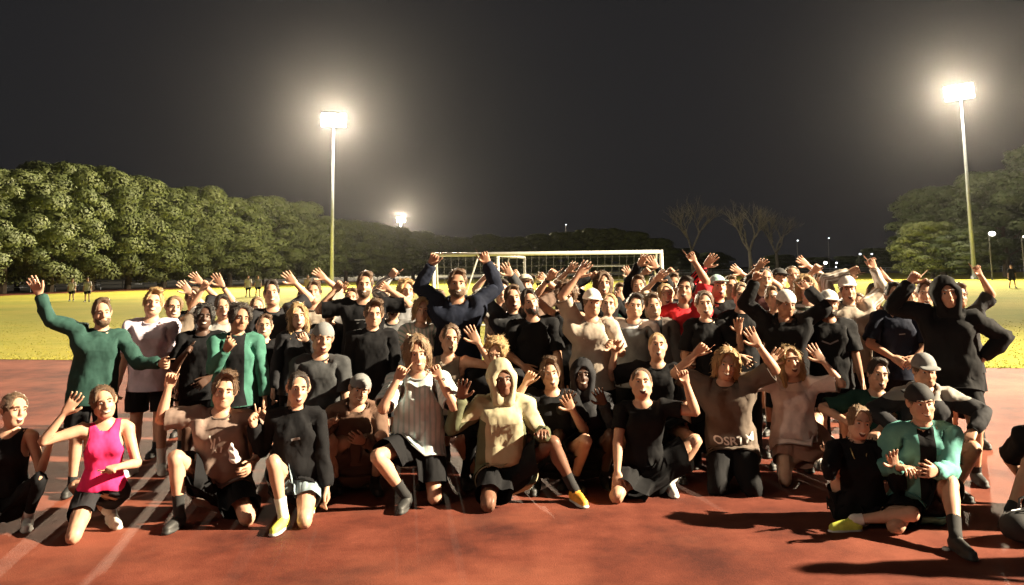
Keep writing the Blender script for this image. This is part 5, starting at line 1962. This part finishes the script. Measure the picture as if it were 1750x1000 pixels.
who('M38', 1356, 473, 11.2, 'rearmost person on the right, head just above the others', 'tee', PEACH, 'shorts', BLACK, 'buzz', 'sandy', 'light', mouth='laugh', armR=A(1373, 448, 'open', 0))
who('M39', 1379, 495, 8.9, 'fair haired person in a green tee with white stripes', 'tee', (.05, .07, .045), 'tights', BLACK, 'bob', 'blond', 'fair', fem=True, pat=('hstripe', (.50, .50, .46)), mouth='laugh')
who('M40', 1418, 522, 7.75, 'man in a white cap and long black tee with a grey hem', 'tee', BLACK, 'shorts', BLACK, 'crop', 'dark', 'tan', hat='cap', hm='white', armL='down', armR='down', mouth='smile', extra=[strokes([[(-.10, 1.30), (-.02, 1.27), (.06, 1.31)]], M_PRINTG, w=.008), strokes([[(-.13, .83), (0, .83), (.13, .83)]], M_PRINT, w=.012)], head=(4, 2, 4), beard=True)
who('M41', 1450, 497, 8.5, 'person in a tan jacket with a white side stripe, both arms overhead', 'long', TAN, 'shorts', BLACK, 'crop', 'brown', 'light', hat='cap', hm='white', pat=('sleeve', WHITE), armL=A(1462, 462, 'fist', 0, hint=(-1, 0, .2)), armR=A(1489, 448, 'grip', 0), mouth='laugh')
who('M42', 1530, 507, 8.1, 'dark haired man in a navy tee smiling, forearms crossed', 'tee', NAVY, 'shorts', BLACK, 'crop', 'black', 'light', armL='front', armR='front', mouth='smile', extra=[strokes([[(-.02, 1.28), (.04, 1.285)]], M_PRINTG)], beard=True)
who('M43', 1582, 505, 8.2, 'person in a cream tee half hidden by the hooded man in black', 'tee', CREAM, 'shorts', BLACK, 'crop', 'brown', 'light')
who('M44', 1618, 503, 7.15, 'big man in a black hooded top with one thumb raised, at the right end', 'hoodie', BLACK, 'shorts', BLACK, None, 'dark', 'light', hat='hood', s=1.06, armL=A(1563, 472, 'thumb', -.05, hint=(-.7, 0, -1)), armR='hip', mouth='calm', head=(2, 2, -6), girth=.03)
who('M45', 1640, 508, 8.6, 'person behind the hooded man in black, only a bare raised arm showing', 'tee', CHAR, 'shorts', BLACK, 'crop', 'brown', 'tan', armR=A(1669, 460, 'fist', 0))
# ---- more heads and arms at the back
who('X1', 600, 512, 10.2, 'person in grey at the back, below the left fist of the flexing man', 'tee', GREY, 'shorts', BLACK, 'crop', 'brown', 'light', armL=A(588, 492, 'open', 0))
who('X2', 748, 515, 9.6, 'person in black half hidden left of the man in navy', 'tee', BLACK, 'shorts', BLACK, 'ponytail', 'brown', 'light', fem=True)
who('X3', 935, 512, 9.4, 'man in a brown tee behind the woman punching up', 'tee', BROWN, 'shorts', BLACK, 'crop', 'brown', 'tan', armL='down')
who('X4', 1062, 505, 10.4, 'person far back whose green sleeve is raised under the crossbar', 'long', DGREEN, 'shorts', BLACK, 'crop', 'sandy', 'light', armR=A(1074, 466, 'open', 0))
who('X5', 1152, 487, 10.8, 'person far back with one bare arm bent up left of the red tee', 'tee', CHAR, 'shorts', BLACK, 'crop', 'brown', 'tan', armL=A(1147, 462, 'fist', 0), mouth='laugh')
who('X6', 1196, 495, 9.8, 'person in black far back between the red tee and the teal cap', 'tee', BLACK, 'shorts', BLACK, 'quiff', 'dark', 'light', mouth='laugh')
who('X7', 1250, 490, 10.8, 'person in tan far back right of the teal cap', 'tee', TAN, 'shorts', BLACK, 'crop', 'sandy', 'light', armR=A(1260, 462, 'open', 0))
who('X8', 1402, 488, 10.2, 'person in grey far back behind the white cap and long black tee', 'tee', GREY, 'shorts', BLACK, 'crop', 'brown', 'light', mouth='laugh', armL=A(1396, 456, 'fist', 0))
who('X9', 1496, 505, 9.3, 'person in charcoal behind the raised tan sleeves', 'tee', CHAR, 'shorts', BLACK, 'crop', 'dark', 'tan', armR=A(1508, 470, 'open', 0))
who('X10', 440, 528, 9.6, 'person in black far back right of the open green jacket', 'tee', BLACK, 'shorts', BLACK, 'bun', 'sandy', 'fair', fem=True)
who('X11', 672, 528, 9.0, 'person in grey between the swept fair hair and the fair curls', 'tee', (.12, .12, .12), 'shorts', BLACK, 'crop', 'brown', 'light')
who('X12', 858, 500, 10.2, 'person with both bare arms up right of the tall man in navy', 'tee', (.30, .29, .27), 'shorts', BLACK, 'crop', 'dark', 'fair', armL=A(838, 462, 'open', 0), armR=A(880, 466, 'fist', 0))
who('X13', 988, 492, 10.8, 'person far back raising one hand left of the white cap', 'tee', CHAR, 'shorts', BLACK, 'crop', 'brown', 'light', armL=A(976, 458, 'open', 0))
who('X14', 1118, 488, 11.2, 'person far back below the right goal post', 'tee', BROWN, 'shorts', BLACK, 'buzz', 'dark', 'light', armL=A(1106, 462, 'fist', 0))
who('X15', 1322, 512, 9.3, 'person in grey between the raised black sleeve and the white cap', 'tee', GREY, 'shorts', BLACK, 'crop', 'sandy', 'light')
who('X16', 1468, 520, 9.6, 'woman in black behind the long black tee with the grey hem', 'tee', BLACK, 'tights', BLACK, 'bun', 'brown', 'fair', fem=True, armL=A(1452, 480, 'open', 0))
who('X17', 1556, 505, 9.3, 'person in white far back left of the cream tee', 'tee', WHITE, 'shorts', BLACK, 'crop', 'brown', 'light')
who('X18', 520, 512, 10.8, 'person far back above the woman with long fair hair', 'tee', TAUPE, 'shorts', BLACK, 'crop', 'dark', 'tan')
who('X19', 330, 512, 9.8, 'person far back between the tall blond man and the twisted hair', 'tee', CHAR, 'shorts', BLACK, 'ponytail', 'brown', 'light', fem=True, armR=A(337, 476, 'open', 0))
who('X20', 655, 508, 10.9, 'person far back below the right fist of the flexing man', 'tee', WHITE, 'shorts', BLACK, 'crop', 'sandy', 'light')
who('X21', 1182, 612, 7.9, 'person in charcoal tucked in behind the raised fist and the brown tee', 'tee', CHAR, 'shorts', BLACK, 'crop', 'dark', 'tan', pose='squat', s=1.0)
who('X22', 452, 560, 8.6, 'person in black tucked in between the open green jacket and the long fair hair', 'tee', BLACK, 'shorts', BLACK, 'crop', 'brown', 'light')
# ---- two who stand just outside the picture, their shadows lie across the track in front
who('S1', 2004, 516, 6.2, 'person standing right of the group, the nearer shadow on the front track is theirs', 'hoodie', CHAR, 'shorts', BLACK, 'crop', 'brown', 'light', armL='hip', armR='hip', turn=30)
who('S2', 2180, 528, 5.3, 'person standing farthest right, shadow reaching the bottom of the picture', 'tee', GREY, 'shorts', BLACK, 'crop', 'dark', 'tan', armL='front', turn=30)
# ---- people far across the field
for (pid, u, v, d, lab, tc) in (('B1', 124, 479, 62, 'far person in a pale top, left of two by the fence', WHITE), ('B2', 150, 478, 60, 'far person in a light grey top, right of two by the fence', (.45, .45, .45)),
                                ('B3', 424, 474, 66, 'far person in a white top in front of the tree row', WHITE), ('B4', 441, 474, 68, 'far person in grey close to the far one in white', GREY),
                                ('B5', 526, 473, 64, 'far person in a peach top left of the floodlight pole', PEACH), ('B6', 1728, 456, 62, 'lone dark figure on the grass at the far right', BLACK),
                                ('B7', 921, 467, 70, 'far person in a white top seen through the goal', WHITE)):
    who(pid, u, v, d, lab, 'tee', tc, 'shorts', BLACK, 'crop', 'brown', 'light', group='people far across the field', spread=.16, step=.15)
for p in PEOPLE: build_person(p)
if __name__ == '__main__' and False:
    pass

# ---- things lying about
def sports_bag(u, v, label):
    p = ground(u, v)
    root = link('sports_bag', None, None, (p[0], p[1], 0)); root.rotation_euler = (0, 0, .25); root.scale = (.8, .8, .75)
    tag(root, label, 'bag')
    g = Field((-.42, -.30, -.03), (.42, .30, .50), .012)
    g.limb((-.22, 0, .15), (.22, 0, .15), [(0, .135), (.5, .155), (1, .135)], k=.03, flat=(1, 1.05, .95))
    g.limb((-.12, -.15, .12), (.12, -.15, .12), [(0, .05), (1, .05)], k=.03, flat=(1, .8, 1.3))
    vv, ff = g.surface()
    nn = normals(vv, np.concatenate([ff[:, [0, 1, 2]], ff[:, [0, 2, 3]]]))
    vv = vv + nn * (wob(vv, 20, 2.0) * .008)[:, None]
    vv, ff = decimate(vv, ff, 1500)
    vv[:, 2] = np.maximum(vv[:, 2], .003)
    link('body', new_mesh('body', vv, ff, plain('bag_cloth', (.010, .010, .012), .8, .2, 20, bstr=.4)), root)
    for s in (-1, 1):
        MB().tube([(-.13, s * .06, .27), (-.10, s * .07, .37), (0, s * .06, .41), (.10, s * .07, .37), (.13, s * .06, .27)], .011, 6).build('handle', M_DARKMETAL, root, True)
    MB().tube([(-.26, 0, .300), (0, 0, .314), (.26, 0, .300)], .006, 5).build('zip', M_METAL, root)


sports_bag(1775, 925, 'black sports bag on the track at the lower right edge')
p = ground(1617, 940)
b = MB(); b.tube([(0, 0, 0), (0, 0, .012), (0, 0, .018)], [.026, .026, .020], 14); b = b.build('bottle_cap', M_WHITE, None, True, (p[0], p[1], .001))
tag(b, 'small pale disc lying on the track beside the shoe of the man in teal', 'bottle cap')
p = at(396, 772, 6.45)
g = Field((-.12, -.06, -.16), (.12, .06, .16), .008)
g.limb((-.01, 0, .10), (.03, 0, -.10), [(0, .012), (.4, .035), (1, .050)], k=.01, flat=(1, .5, 1))
vv, ff = g.surface()
vv[:, 1] += wob(vv, 45, 1.0) * .012; vv[:, 0] += wob(vv[:, [2, 0, 1]], 30, 2.0) * .010
vv, ff = decimate(vv, ff, 700); vv = vv * np.array((.8, 1.0, .6))
tag(link('towel', new_mesh('towel', vv, ff, plain('towel_cloth', (.66, .64, .60), .9, .08, 60)), None, p), 'small white towel hanging at the side of the man in light brown', 'towel')

# ================================================================== haze added for the glow round the lamps
def haze(density):
    m = bpy.data.materials.new('glow_haze'); m.use_nodes = True
    nt = m.node_tree; nt.nodes.clear()
    v = nt.nodes.new('ShaderNodeVolumePrincipled'); o = nt.nodes.new('ShaderNodeOutputMaterial')
    v.inputs['Color'].default_value = (.92, .92, .95, 1); v.inputs['Density'].default_value = density; v.inputs['Anisotropy'].default_value = .90
    nt.links.new(v.outputs[0], o.inputs['Volume'])
    b = MB().box(-140, 160, -60, 420, -1, 31).build('haze', m)
    tag(b, 'thin haze added over the whole field for the lamp glow', 'haze', kind='stuff')


haze(.000042)
